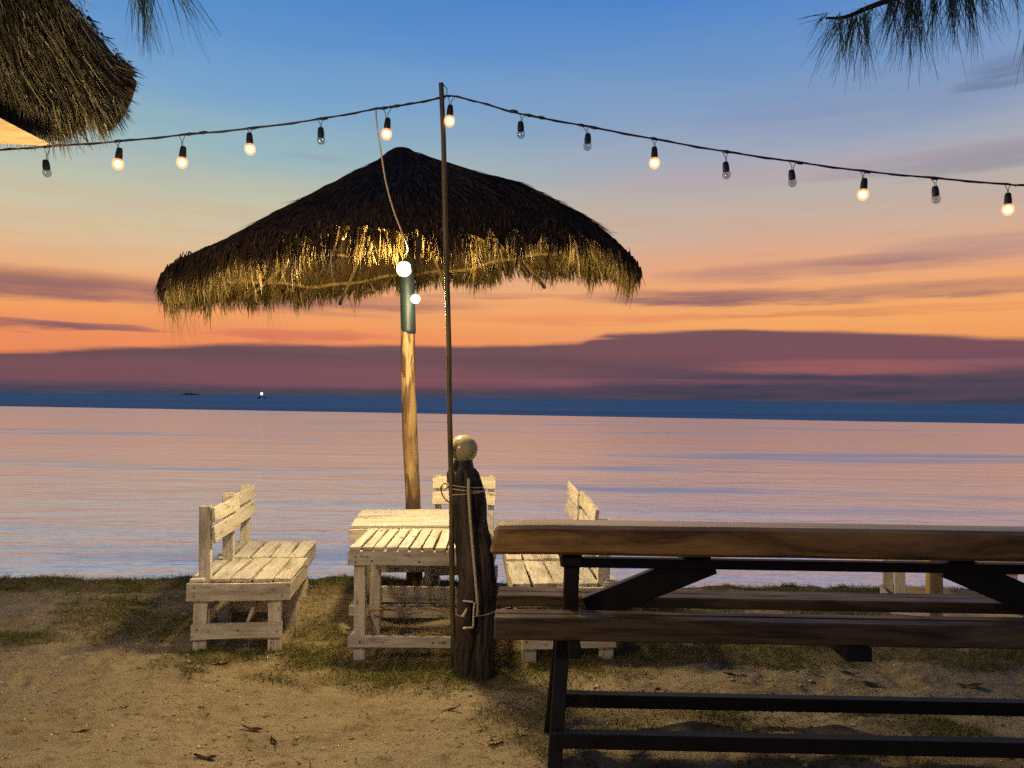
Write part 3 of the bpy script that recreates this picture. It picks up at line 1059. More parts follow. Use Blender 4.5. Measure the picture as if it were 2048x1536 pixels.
# weathered outer straw lying on the slope
g_, r, th, p, d = on_roof(15000, 0.10, 1.72, 0.004, 3)
d2 = d + g_.normal(size=p.shape) * 0.06
d2[:, 2] += 0.01
o = blades('weathered_straw', p, d2, g_.uniform(0.10, 0.26, len(p)) * np.where(r > 1.45, 0.6, 1.0), g_.uniform(0.004, 0.010, len(p)), M['thatch_dark'], umb,
           bend=np.stack([0 * r, 0 * r, -0.12 - 0.5 * (r > 1.45)], -1), curl=0.03, rng=g_)
tag(o, kind='stuff')
# a few loose tufts that stand off the silhouette
tu = []
td = []
for (rr, tt) in ((0.55, 0.1), (0.9, 0.05), (1.15, -0.15), (1.3, 0.2), (0.95, 0.25), (0.3, 1.0), (1.45, 0.0), (1.55, 0.3), (0.8, 3.2), (1.2, 3.3)):
    for k in range(14):
        q = roofp(np.array(rr + g_.normal() * 0.05), np.array(tt + g_.normal() * 0.06), 0.01)
        tu.append(q)
        td.append([math.cos(tt) * 0.9 + g_.normal() * 0.3, math.sin(tt) + g_.normal() * 0.3, 0.18 + g_.normal() * 0.15])
o = blades('loose_tuft', np.array(tu), np.array(td), g_.uniform(0.06, 0.16, len(tu)), g_.uniform(0.002, 0.004, len(tu)), M['thatch_dark'], umb,
           bend=np.tile(np.array([[0, 0, -0.5]]), (len(tu), 1)), curl=0.2, rng=g_)
tag(o, kind='stuff')


# hanging straw fringe: clumped, uneven
def fringe(nb, r0, r1, lmin, lmax, mat, seed, name, off=-0.03, wmin=0.004, wmax=0.016, out=0.35):
    g_ = np.random.default_rng(seed)
    nc = nb // 16
    cth = g_.uniform(0, 2 * np.pi, nc)
    clen = g_.uniform(0.08, 1.0, nc)
    who = g_.integers(0, nc, nb)
    th = cth[who] + g_.normal(size=nb) * 0.012
    r = g_.uniform(r0, r1, nb)
    p = roofp(backin(r, th), th, off)
    p[:, 2] += g_.normal(size=nb) * 0.015
    lean = g_.normal(size=nc)[who] * 0.10
    tang = np.stack([-np.sin(th), np.cos(th), 0 * th], -1)
    rad_ = np.stack([np.cos(th), np.sin(th), 0 * th], -1)
    d = rad_ * (out + g_.normal(size=nb) * 0.08)[:, None] + tang * (lean + g_.normal(size=nb) * 0.10)[:, None]
    d[:, 2] -= 1.0
    L = (lmin + (lmax - lmin) * clen[who] * g_.uniform(0.6, 1.05, nb))
    # the seaward side hangs a little shorter than the near side
    L *= 1 - 0.38 * np.clip(np.sin(th), 0, 1)
    if mat is M['thatch_dark']:
        L = L * (1 + 0.45 * np.clip(-np.sin(th), 0, 1))
    vy = np.clip(0.60 * g_.random(nc)[who] + 0.55 * g_.random(nb) ** 1.5, 0, 1)
    o = blades(name, p, d, L, g_.uniform(wmin, wmax, nb), mat, umb, bend=-rad_ * 0.30 * out / 0.35, segs=3, curl=0.09, rng=g_, vary=vy)
    tag(o, kind='stuff')
    return o


fringe(2700, 1.62, 1.73, 0.09, 0.29, M['straw'], 21, 'straw_fringe', -0.05)
fringe(5600, 1.68, 1.775, 0.04, 0.17, M['thatch_dark'], 22, 'outer_fringe', 0.0, out=0.30)  # dark colour paints the unlit outer side onto straw that also weathers
fringe(1700, 1.50, 1.66, 0.08, 0.18, M['straw'], 23, 'inner_fringe', -0.07, out=0.25)
fringe(90, 1.60, 1.74, 0.30, 0.46, M['straw'], 24, 'long_straw', -0.05, 0.002, 0.004, 0.2)
# under-eave straw poking down through the frame
g_, r, th, p, d = on_roof(5200, 0.7, 1.66, -0.07, 31)
d[:, 2] -= 0.25
d += g_.normal(size=d.shape) * 0.12
o = blades('under_straw', p, d, g_.uniform(0.06, 0.22, len(p)), g_.uniform(0.004, 0.009, len(p)), M['straw'], umb, segs=2, curl=0.1, rng=g_)
tag(o, kind='stuff')
# ring and rafters of cane
for rr, zz, ra in ((1.38, -0.075, 0.016), (0.95, -0.11, 0.013)):
    pts = [Vector(roofp(np.array(rr), np.array(2 * math.pi * k / 96), zz)) for k in range(97)]
    tube('cane_ring', pts, ra, M['cane'], umb, 8, 0.06)
for k in range(10):
    a = 2 * math.pi * (k + 0.35) / 10
    pts = [Vector(roofp(np.array(r_), np.array(a), -0.09)) for r_ in (0.06, 0.5, 1.0, 1.4, 1.68)]
    tube('rafter', pts, 0.017, M['cane'], umb, 8, 0.05)


# ------------------------------------------------------------------ lamps on the umbrella pole
def pole_lamp(c, r, mat, label, name='pole_bulb', up=True, watt=60.0, off=(0, -0.09, -0.05), col=(1.0, 0.76, 0.40)):
    t = empty(name, c, label=label, cat='light bulb')
    prof = []
    for k in range(13):
        a = math.pi * k / 12
        prof.append((max(0.003, r * math.sin(a)), -r * math.cos(a)))
    s = 1 if up else -1
    lathe('globe', prof, mat, t, 20)
    lathe('socket', [(r * 0.42, s * r * 0.9), (r * 0.5, s * r * 1.2), (r * 0.5, s * r * 2.1), (r * 0.3, s * r * 2.4)], M['black_plastic'], t, 14)
    tube('wire', [(0, 0, s * r * 2.3), (0.004, 0.01, s * r * 3.2), (0.0, 0.03, s * r * 4.6)], 0.0025, M['black_cable'], t, 6)
    ld = bpy.data.lights.new('bulb_light', 'POINT')
    ld.energy = watt
    ld.color = col
    ld.shadow_soft_size = 0.10
    lo = bpy.data.objects.new('bulb_light', ld)
    COL.objects.link(lo)
    lo.parent = t
    lo.location = off
    return t


b1 = P(808, 538, 4.35)
b2 = P(831, 598, UY - 0.09)
pole_lamp(b1, 0.045, M['lit_big'], 'larger glaring yellow-white bulb hanging under the straw on the pale cable', 'hanging_bulb', watt=170.0, off=(0.0, 0.0, -0.15))
pole_lamp(b2, 0.034, M['lit_small'], 'smaller lit bulb low on the right side of the umbrella pole sleeve', watt=7.0, off=(0.04, -0.12, -0.02))

# ------------------------------------------------------------------ light pole and string lights
lp0 = G(907, 1332)
DTOP = 3.60
lpt = P(883, 166, DTOP)
lpm = P(888, 560, 3.76)
lp = empty('light_pole', (lp0.x, lp0.y, 0), label='tall thin leaning pole holding up the string of bulbs', cat='pole')
pts = []
for k in range(13):
    t_ = k / 12
    a = Vector((lp0.x, lp0.y, -0.1))
    q = a.lerp(lpt, t_)
    q.x += 0.010 * math.sin(t_ * math.pi * 1.0) + 0.0025 * math.sin(t_ * 23)
    pts.append(q - Vector((lp0.x, lp0.y, 0)))
vs, fs = tube_data(pts, [0.0150, 0.0148, 0.0145, 0.0145, 0.014, 0.014, 0.0138, 0.0135, 0.0135, 0.013, 0.013, 0.0125, 0.012], 12, True, 0.03)
me = bpy.data.meshes.new('shaft')
me.from_pydata([(v.z, v.y, -v.x) for v in vs], [], fs)
o = link('shaft', me, M['bamboo'], lp, True)
o.matrix_local = Matrix.Rotation(-math.pi / 2, 4, 'Y')
tl = lpt - Vector((lp0.x, lp0.y, 0))
tube('wire_tie', [tl + Vector((0.008, -0.012, -0.01)), tl + Vector((0.028, -0.004, -0.03)), tl + Vector((0.026, 0, -0.06)), tl + Vector((0.013, -0.006, -0.085))],
     0.0022, M['black_cable'], lp, 6)

LEFT = [(-900, 318), (-500, 322), (-120, 308), (0, 300), (94, 293), (235, 283), (364, 270), (499, 257), (640, 238), (752, 218), (820, 208), (880, 196)]
RIGHT = [(886, 194), (905, 192), (960, 205), (1042, 228), (1160, 250), (1308, 278), (1450, 303), (1585, 323), (1725, 342), (1868, 356), (2015, 369), (2048, 371), (2180, 378), (2500, 388), (2900, 380)]


def dcab(px):
    return DTOP + 0.015 - 0.10 * ((px - 885) / 1100.0) ** 2


def smooth(pts, n=5):
    out = []
    for i in range(len(pts) - 1):
        p0, p1, p2, p3 = pts[max(i - 1, 0)], pts[i], pts[i + 1], pts[min(i + 2, len(pts) - 1)]
        for k in range(n):
            t = k / n
            out.append(0.5 * ((2 * p1) + (p2 - p0) * t + (2 * p0 - 5 * p1 + 4 * p2 - p3) * t * t + (3 * p1 - 3 * p2 + p3 - p0) * t ** 3))
    out.append(pts[-1])
    return out


def cable(name, pl, label, wraps):
    base = P(pl[0][0], pl[0][1], dcab(pl[0][0]))
    t = empty(name, base, label=label, cat='cable', group='black cables of the bulb string')
    pts = smooth([P(a, b, dcab(a)) - base for a, b in pl])
    rad_ = [0.0042 * random.uniform(0.9, 1.15) for _ in pts]
    tube('cord', pts, rad_, M['black_cable'], t, 8)
    pts2 = []
    for i, q in enumerate(pts):
        pts2.append(q + Vector((0, 0.0055 * math.cos(i * 1.3), 0.0055 * math.sin(i * 1.3))))
    tube('second_strand', pts2, 0.0024, M['black_cable'], t, 6)
    for (wx, wy) in wraps:
        c = P(wx, wy, dcab(wx)) - base
        c2 = P(wx + 16, wy + (-2 if wx < 885 else 3), dcab(wx)) - base
        tube('tape_wrap', [c, c.lerp(c2, 0.5), c2], [0.005, 0.0085, 0.005], M['black_cable'], t, 8, 0.1)
    return t


cable('string_cable', LEFT, 'black cable of the bulb string running left from the tall thin pole',
      [(86, 294), (228, 283), (370, 269), (398, 266), (500, 257), (640, 238), (760, 217), (785, 213)])
cable('string_cable', RIGHT, 'black cable of the bulb string running down to the right from the tall thin pole',
      [(1020, 221), (1050, 229), (1075, 234), (1155, 249), (1180, 254), (1300, 276), (1445, 302), (1590, 324), (1725, 342), (1860, 355)])


def string_bulb(wx, wy, bx, by, lit, label, y_cord=True):
    """wx,wy on the cable, bx,by centre of the bulb"""
    d = dcab(wx)
    top = P(wx, wy, d)
    c = P(bx, by, d - 0.004)
    t = empty('lit_string_bulb' if lit else 'unlit_string_bulb', c, label=label, cat='light bulb',
              group='glowing bulbs on the string' if lit else 'dark bulbs on the string')
    r = 0.027 if lit else 0.021  # lit shell enlarged to widen the orange glow put into it
    tilt = random.uniform(-0.14, 0.14)
    prof = []
    for k in range(12):
        a = math.pi * k / 13
        prof.append((max(0.002, r * math.sin(a)), -r * math.cos(a) * 1.12))
    prof.append((0.012, r * 1.25))
    gl_ = lathe('glass_bulb', prof, M['glow_shell'] if lit else M['glass'], t, 18)
    if lit:
        lathe('glowing_core', [(max(0.001, r * 0.66 * math.sin(math.pi * k / 9)), -r * 0.66 * math.cos(math.pi * k / 9)) for k in range(10)], M['lit_bulb'], t, 16)
    sk = lathe('socket', [(0.0155, r * 0.75), (0.0165, r * 1.0), (0.0165, r * 1.7), (0.014, r * 2.6), (0.011, r * 2.9)], M['black_plastic'], t, 14)
    st_ = c + Vector((0, 0, r * 2.85))
    sp_ = random.uniform(0.012, 0.022)
    for s in (-1, 1):
        a0 = top + Vector((s * sp_, 0, 0))
        mid_ = a0.lerp(st_, 0.55) + Vector((-s * 0.004, 0, 0))
        tube('lead_wire', [a0 - c, mid_ - c, st_ - c + Vector((s * 0.004, 0, -0.004))], 0.0017, M['black_cable'], t, 6)
    if not lit:
        tube('filament', [(-0.005, 0, r * 0.7), (-0.004, 0, -0.004), (0.004, 0, -0.004), (0.005, 0, r * 0.7)], 0.0007, M['black_steel'], t, 5)
    for o_ in (gl_, sk):
        o_.rotation_euler = (0, tilt, 0)
    return t


BL = [(94, 293, 94, 345, 0, 'leftmost bulb of the string, unlit, under the hut thatch'),
      (235, 283, 236, 328, 1, 'leftmost glowing bulb of the string'),
      (364, 270, 364, 325, 1, 'second glowing bulb from the left on the string'),
      (499, 257, 500, 298, 1, 'third glowing bulb from the left, above the left slope of the umbrella'),
      (640, 238, 642, 280, 0, 'unlit bulb between two glowing ones, left of the pale hanging cable'),
      (774, 216, 773, 268, 1, 'glowing bulb right beside the top of the pale hanging cable'),
      (903, 192, 899, 242, 1, 'glowing bulb touching the tall thin pole, highest of the string'),
      (1045, 229, 1042, 268, 0, 'first unlit bulb right of the tall thin pole'),
      (1170, 252, 1175, 292, 0, 'second unlit bulb right of the tall thin pole'),
      (1309, 278, 1309, 326, 1, 'first glowing bulb right of the two unlit ones by the pole'),
      (1450, 303, 1453, 349, 0, 'unlit bulb just right of the glowing bulb above the umbrella edge'),
      (1586, 323, 1585, 365, 0, 'unlit bulb with a glowing bulb next to it on its right'),
      (1726, 342, 1726, 389, 1, 'second glowing bulb from the right edge of the photo'),
      (1868, 356, 1872, 398, 0, 'unlit bulb between the two rightmost glowing bulbs'),
      (2015, 369, 2016, 419, 1, 'rightmost glowing bulb of the string')]
for a in BL:
    string_bulb(*a)

# pale supply cable hanging from the string down to the umbrella
pc = [P(752, 222, dcab(752)), P(754, 250, 3.60), P(763, 310, 3.62), P(772, 365, 3.65), P(787, 420, 3.66), P(803, 462, 3.68), P(812, 484, 3.75), P(816, 500, 3.95), P(812, 506, 4.25), P(808, 515, 4.35)]
o0 = empty('supply_cable', pc[0], label='pale cable hanging from the bulb string down in front of the thatch', cat='cable')
tube('cord', smooth([q - pc[0] for q in pc], 5), 0.0042, M['pale_cable'], o0, 8)

# ------------------------------------------------------------------ weathered post with globe
PD = 3.93
pb = P(948, 1338, PD)
post = empty('wooden_post', (pb.x, PD, 0), label='rugged dark weathered wooden post beside the tall thin pole', cat='post')
# cross-sections: photo y, left x, right x
secs0 = [(1345, 903, 984), (1300, 907, 987), (1240, 915, 990), (1180, 918, 990), (1120, 916, 986), (1060, 908, 976), (1010, 902, 969), (975, 898, 964), (945, 896, 957), (938, 897, 952)]
secs = []
for yy in list(np.linspace(1345, 945, 44)) + [938]:
    q_ = [np.interp(yy, [s_[0] for s_ in secs0][::-1], [s_[i_] for s_ in secs0][::-1]) for i_ in (1, 2)]
    secs.append((yy, q_[0] + 1.2 * math.sin(yy * 0.11), q_[1] + 1.5 * math.sin(yy * 0.07 + 1)))
sides = 72
vs, fs = [], []
for j, (yy, xl, xr) in enumerate(secs):
    a, b = P(xl, yy, PD), P(xr, yy, PD)
    c = (a + b) / 2
    rr = (b - a).length / 2 * 1.09
    for k in range(sides):
        t_ = 2 * math.pi * k / sides
        groove = 1 - 0.13 * abs(math.sin(t_ * 3.5 + 0.5 * math.sin(j * 0.16))) ** 8 - 0.06 * abs(math.sin(t_ * 9 + 0.7 * math.sin(j * 0.21 + 2))) ** 5 + 0.05 * float(vnoise(np.array(t_ * 5.0), np.array(j * 0.25))) + random.uniform(-0.012, 0.012)
        if j == len(secs) - 1:
            groove *= 0.93
        dz_ = random.uniform(-0.010, 0.010) if j == len(secs) - 1 else 0
        vs.append(Vector((c.x + rr * groove * math.cos(t_) - pb.x, rr * 0.92 * groove * math.sin(t_), c.z + dz_)))
# run base into the ground
for k in range(sides):
    vs[k].z = -0.12
for j in range(len(secs) - 1):
    for k in range(sides):
        k2 = (k + 1) % sides
        fs.append((j * sides + k, j * sides + k2, (j + 1) * sides + k2, (j + 1) * sides + k))
fs.append(tuple((len(secs) - 1) * sides + k for k in range(sides)))
me = bpy.data.meshes.new('trunk')
me.from_pydata([(v.z, v.y, -v.x) for v in vs], [], fs)
o = link('trunk', me, M['post_wood'], post)
o.matrix_local = Matrix.Rotation(-math.pi / 2, 4, 'Y')

gc = P(927, 898, PD)
gl0 = empty('globe_lamp', gc, label='unlit round yellowish globe lamp on a black collar atop the post', cat='lamp')
gr = 0.0755
lathe('globe', [(max(0.002, gr * math.sin(math.pi * k / 22)), gr * -math.cos(math.pi * k / 22)) for k in range(3, 23)], M['opal'], gl0, 36)
cz = P(927, 924, PD).z - gc.z
cb_ = P(927, 945, PD).z - gc.z
lathe('collar', [(0.066, cb_ - 0.01), (0.064, cb_ + 0.004), (0.050, cz), (0.052, cz + 0.006), (0.046, cz + 0.010)], M['black_plastic'], gl0, 28)


def wrap(name, ys, label, xk=0, dz=0.01, ends=None):
    """twine turns round the post at photo heights ys"""
    t = empty(name, (pb.x, PD, 0), label=label, cat='twine')
    for yy in ys:
        xl = np.interp(yy, [s[0] for s in secs][::-1], [s[1] for s in secs][::-1])
        xr = np.interp(yy, [s[0] for s in secs][::-1], [s[2] for s in secs][::-1])
        a, b = P(xl, yy, PD), P(xr, yy, PD)
        c = (a + b) / 2
        rr = (b - a).length / 2 * 1.075
        sl = random.uniform(-0.012, 0.012)
        pts = []
        for k in range(25):
            t_ = 2 * math.pi * k / 24
            pts.append((c.x - pb.x + (rr + 0.004) * math.cos(t_), (rr * 0.92 + 0.004) * math.sin(t_), c.z + sl * math.cos(t_)))
        tube('turn', pts, 0.0030, M['twine'], t, 6)
    return t


tw = wrap('binding_twine', [970, 977, 984], 'pale twine wound several times round the top of the post')
kp = P(888, 968, PD - 0.05)
kn = [kp - tw.location + Vector(v) for v in ((0.03, 0.02, -0.01), (0.0, -0.01, 0.005), (-0.012, -0.006, -0.02), (0.004, -0.004, -0.03), (0.022, -0.004, -0.008))]
tube('knot', smooth(kn, 4), 0.0045, M['twine'], tw, 7)
rt = P(882, 972, PD - 0.06) - tw.location
tube('loose_end', smooth([rt, rt + Vector((0.002, 0, -0.03)), rt + Vector((0.02, 0, -0.065)), rt + Vector((0.045, 0.0, -0.085))], 4), 0.0035, M['bamboo'], tw, 6)
tw2 = wrap('binding_twine', [1222], 'thin pale twine tied low round the post with a loose end to the right')
e0 = P(985, 1222, PD - 0.02) - tw2.location
tube('loose_end', [e0, P(1000, 1219, PD - 0.03) - tw2.location, P(1022, 1214, PD - 0.03) - tw2.location], [0.0022, 0.004, 0.003], M['twine'], tw2, 6)

# pale conduit down the post
cdl = [P(937, 957, PD - 0.105), P(938, 1000, PD - 0.105), P(944, 1080, PD - 0.11), P(951, 1160, PD - 0.118), P(955, 1215, PD - 0.12), P(953, 1232, PD - 0.12)]
o0 = empty('power_lead', cdl[0], label='pale grey cable running straight down the front of the post', cat='cable')
tube('cord', smooth([q - cdl[0] for q in cdl], 4), 0.0075, M['twine'], o0, 8)
# small white socket box bracket at its foot
bc = P(936, 1229, PD - 0.135)
bx = empty('socket_box', bc, label='small white and black socket box on the lower part of the post', cat='socket')
board('back_plate', bx, M['black_plastic'], 0.10, 0.035, 0.03, (0, 0.02, 0), 'z')
board('cover_edge', bx, M['cream_board'], 0.125, 0.012, 0.008, (0.03, 0, 0), 'z', (0, 0.04, 0))
board('cover_edge', bx, M['cream_board'], 0.052, 0.012, 0.008, (0.000, 0, 0.0665), 'x', (0, 0.1, 0))
board('cover_edge', bx, M['cream_board'], 0.052, 0.012, 0.008, (0.000, 0, -0.0665), 'x', (0, -0.08, 0))
board('cover_edge', bx, M['cream_board'], 0.05, 0.012, 0.012, (-0.018, 0.001, 0.01), 'z', (0, 0.5, 0))
# ------------------------------------------------------------------ dark foreground bench with centre rail
BX0, BX1 = P(990, 1060, 3.0).x, 2.62
ANG = math.radians(-1.1)
bn = empty('picnic_bench', (1.28, 3.08, 0), ANG, label='long dark bench of thick brown timber on a black steel frame in the foreground', cat='bench')


def bl(px, py, d):
    """photo point -> bench local"""
    q = P(px, py, d) - Vector((1.28, 3.08, 0))
    return Matrix.Rotation(-ANG, 3, 'Z') @ q


# top beam
L0 = bl(979, 1075, 3.0)
z1 = bl(1400, 1056, 3.0).z
z0 = bl(1400, 1117, 3.0).z
xe = 1.45
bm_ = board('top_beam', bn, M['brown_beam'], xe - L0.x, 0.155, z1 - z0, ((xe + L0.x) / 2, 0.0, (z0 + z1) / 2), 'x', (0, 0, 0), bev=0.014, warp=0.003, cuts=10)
# soften the near left corner of the beam
for v in bm_.data.vertices:
    if v.co.x < -(xe - L0.x) / 2 + 0.02 and v.co.z > 0.02:
        v.co.x += 0.02
        v.co.z -= 0.006
# rail under it
rz1 = bl(1400, 1119, 3.1).z
rz0 = bl(1400, 1138, 3.1).z
lx = bl(1145, 1110, 3.08).x
board('steel_rail', bn, M['black_steel'], 2 * 1.0 + 0.28, 0.045, rz1 - rz0, (0.02 + (lx + 1.30) / 2 + 0.0, 0.03, (rz0 + rz1) / 2 - 0.002), 'x', bev=0.003, warp=0.0005)
RXX = 1.14   # right frame, beyond the picture
for s, xx in ((1, lx), (-1, RXX)):
    # upright, its cap, and splayed feet
    top_ = Vector((xx, 0.0, z0 - 0.006))
    seat_ = Vector((xx - 0.012 * s, 0.0, 0.575))
    d_ = (top_ - seat_)
    board('upright', bn, M['black_steel'], top_.z - 0.52, 0.06, 0.062, (xx - 0.004 * s, 0.0, (top_.z + 0.52) / 2), 'z', (0, 0.03 * s, 0), bev=0.006, warp=0.0005)
    board('upright_cap', bn, M['black_steel'], 0.092, 0.09, 0.05, (xx - 0.004 * s, 0.0, top_.z - 0.027), 'x', (0, 0, 0), bev=0.01, warp=0.0005)
    for sy in (-1, 1):
        board('leg', bn, M['black_steel'], 0.60, 0.045, 0.055, (xx - 0.055 * s, sy * 0.125, 0.255), 'z', (sy * 0.28, 0.075 * s, 0), bev=0.004, warp=0.0005)
    board('gusset', bn, M['black_steel'], 0.13, 0.18, 0.012, (xx - 0.01 * s, 0.0, 0.50), 'z', (0, 0.05 * s, 0), bev=0.003, warp=0.0)
    # broad diagonal brace
    a = Vector((xx + 0.115 * s, 0.055, 0.575))
    b = Vector((xx + 0.545 * s, 0.055, rz0 + 0.01))
    dd = b - a
    board('diagonal_brace', bn, M['black_steel'], dd.length + 0.10, 0.04, 0.115, (a + b) / 2, 'x', (0, -math.atan2(dd.z, dd.x) if s > 0 else math.pi - math.atan2(dd.z, dd.x), 0), bev=0.003, warp=0.0)
    board('cross_bar', bn, M['black_steel'], 0.52, 0.045, 0.05, (xx, 0.02, 0.475), 'y', bev=0.004, warp=0.0)
board('cross_bar', bn, M['black_steel'], 0.44, 0.10, 0.055, ((lx + RXX) / 2 + 0.02, 0.02, 0.472), 'y', bev=0.004, warp=0.0)
# seat planks: two near, two far
for (yc, th_, wd) in ((-0.142, 0.088, 0.062), (-0.075, 0.080, 0.058), (0.155, 0.046, 0.078), (0.240, 0.046, 0.076)):
    board('seat_plank', bn, M['dark_plank'], xe - L0.x - 0.03, wd, th_, ((xe + L0.x) / 2 + 0.01, yc, 0.583 - th_ / 2 + (0.010 if yc > 0 else 0)), 'x', bev=0.006, warp=0.0015, cuts=8)
# low stretchers
for sy, zz in ((-1, 0.125), (1, 0.125)):
    board('low_stretcher', bn, M['black_steel'], RXX - lx + 0.16, 0.05, 0.058, ((RXX + lx) / 2, sy * 0.192, zz), 'x', bev=0.003, warp=0.0005)

# ------------------------------------------------------------------ white furniture half hidden behind the bench, far right
tr = make_table('low_table', (2.94, 5.02, 0), math.radians(-19), 'low white table behind the dark bench at the far right, only its legs showing', 0.74, 0.6, 0.50, 'x', 5)
pg = P(1868, 1150, 4.48)
pl_ = empty('marker_stake', (pg.x, 4.48, 0), label='short pale wooden stake standing behind the dark bench near the far right', cat='stake')
board('shaft', pl_, M['cane'], 0.62, 0.05, 0.082, (0, 0, 0.27), 'z')

# ------------------------------------------------------------------ hut thatch at upper left
HD = 2.75
hut = empty('thatched_hut', (-2.6, HD, 0), label='corner of a shaggy thatched hut roof hanging in at the upper left', cat='hut')
HB = Vector((-2.6, HD, 0))
OUT = [(-420, -260), (-60, -260), (60, -90), (135, -5), (176, 45), (212, 92), (246, 128), (262, 152), (250, 190), (232, 225), (208, 252), (192, 250), (180, 226), (160, 215),
       (146, 232), (118, 250), (80, 276), (55, 262), (0, 232), (-90, 180), (-420, 150)]


def inflate(name, outline, d, thick, mat, parent, base, n=14):
    """a rounded solid from an outline: many shrinking rings towards the front and the back"""
    cx = sum(p[0] for p in outline) / len(outline)
    cy = sum(p[1] for p in outline) / len(outline)
    vs, fs = [], []
    rings = [(0.02, -1.0), (0.55, -0.86), (0.84, -0.55), (0.97, -0.2), (1.0, 0.0), (0.97, 0.3), (0.8, 0.7), (0.4, 1.0), (0.02, 1.1)]
    k = len(outline)
    for s, q in rings:
        for (x, y) in outline:
            vs.append(P(cx + (x - cx) * s, cy + (y - cy) * s, d) + Vector((0, q * thick, 0)) - base)
    for j in range(len(rings) - 1):
        for i in range(k):
            i2 = (i + 1) % k
            fs.append((j * k + i, j * k + i2, (j + 1) * k + i2, (j + 1) * k + i))
    me = bpy.data.meshes.new(name)
    me.from_pydata([tuple(v) for v in vs], [], fs)
    return link(name, me, mat, parent, True)


inflate('thatch_roof', OUT, HD, 0.22, M['thatch_body'], hut, HB)
hr = np.random.default_rng(77)


def inside(px, py, poly):
    c = False
    j = len(poly) - 1
    for i in range(len(poly)):
        xi, yi = poly[i]
        xj, yj = poly[j]
        if (yi > py) != (yj > py) and px < (xj - xi) * (py - yi) / (yj - yi) + xi:
            c = not c
        j = i
    return c


roots, dirs, lens, wid = [], [], [], []
while len(roots) < 6500:
    px, py = hr.uniform(-60, 265), hr.uniform(-60, 262)
    if not inside(px, py, OUT):
        continue
    # straws drape down and fan outwards to the right edge; the deep right lobe stays mostly bare
    bare = px > 158 + 0.12 * py and py > 40
    if bare and hr.random() < 0.93 and py < 190:
        continue
    ang = math.radians(8 + 26 * hr.random() + max(0, (px - 30)) * 0.10 - (py > 190) * 14)
    if px > 215 and py < 190:
        ang = math.radians(hr.uniform(45, 70))
    L_ = hr.uniform(45, 130) * (0.7 if py > 170 else 1.0)
    if py > 150:
        L_ = min(L_, max(18, 290 - py + hr.uniform(-25, 18)))
    ex, ey = px + math.sin(ang) * L_, py + math.cos(ang) * L_
    if px > 195:
        L_ = min(L_, 48)
        ex, ey = px + math.sin(ang) * L_, py + math.cos(ang) * L_
    dd = HD - 0.20 + hr.uniform(-0.03, 0.08)
    a, b = P(px, py, dd), P(ex, ey, dd + hr.uniform(-0.03, 0.05))
    roots.append(a - HB)
    dirs.append(b - a)
    lens.append((b - a).length)
    wid.append(hr.uniform(0.002, 0.006))
o = blades('hanging_straw', np.array(roots), np.array(dirs), np.array(lens), np.array(wid), M['hut_straw'], hut, segs=3, curl=0.06, rng=hr)
tag(o, kind='stuff')
# spiky fringe along the right and lower edge
roots, dirs, lens, wid = [], [], [], []
segs_ = [((150, 10), (262, 140), 52, 26, 0.45), ((256, 130), (232, 215), 62, 34, 1.0), ((225, 235), (190, 250), 20, 22, 0.4), ((170, 215), (95, 240), 12, 80, 1.5), ((85, 262), (30, 252), 5, 20, 0.5)]
for (a0, b0, ang0, Lp, dens) in segs_:
    for k in range(int(240 * dens)):
        t_ = hr.random()
        px, py = a0[0] + (b0[0] - a0[0]) * t_ + hr.normal() * 3, a0[1] + (b0[1] - a0[1]) * t_ + hr.normal() * 4
        cl_ = math.sin(t_ * 23 + ang0) * 0.4 + 0.6
        ang = math.radians(ang0 + hr.normal() * 12)
        L_ = Lp * hr.uniform(0.4, 1.15) * max(0.3, cl_)
        dd = HD + hr.uniform(-0.12, 0.12)
        a, b = P(px, py, dd), P(px + math.sin(ang) * L_, py + math.cos(ang) * L_, dd)
        roots.append(a - HB); dirs.append(b - a); lens.append((b - a).length); wid.append(hr.uniform(0.003, 0.009))
o = blades('ragged_edge', np.array(roots), np.array(dirs), np.array(lens), np.array(wid), M['thatch_dark'], hut, segs=2, curl=0.06, rng=hr)
tag(o, kind='stuff')
# pale board at the eave and the post that carries the roof outside the picture
fa, fb = P(-300, 240, HD - 0.25), P(88, 284, HD - 0.25)
bm = bmesh.new()
f_ = [(-300, 110), (0, 236), (86, 281), (80, 285), (0, 282), (-300, 282)]
va = [bm.verts.new(P(x, y, HD - 0.30) - HB) for x, y in f_]
vb = [bm.verts.new(P(x, y, HD - 0.30) - HB + Vector((0, 0.03, 0))) for x, y in f_]
bm.faces.new(va); bm.faces.new(vb[::-1])
for i in range(len(f_)):
    bm.faces.new((va[i], vb[i], vb[(i + 1) % len(f_)], va[(i + 1) % len(f_)]))
me = bpy.data.meshes.new('eave_board'); bm.to_mesh(me); bm.free()
link('eave_board', me, M['eave_wood'], hut)
hp = P(-170, 500, HD)
tube('corner_post', [Vector((hp.x, HD, -0.1)) - HB, Vector((hp.x, HD, 2.6)) - HB], [0.07, 0.06], M['peeled_wood'], hut, 14, 0.03)
hl = P(-120, 330, HD - 0.75)
pole_lamp(hl, 0.05, M['lit_hut'], 'lit bulb hanging under the hut eave just outside the left edge', 'hut_bulb', watt=78.0, off=(0.0, 0.0, -0.16), col=(1.0, 0.72, 0.38))

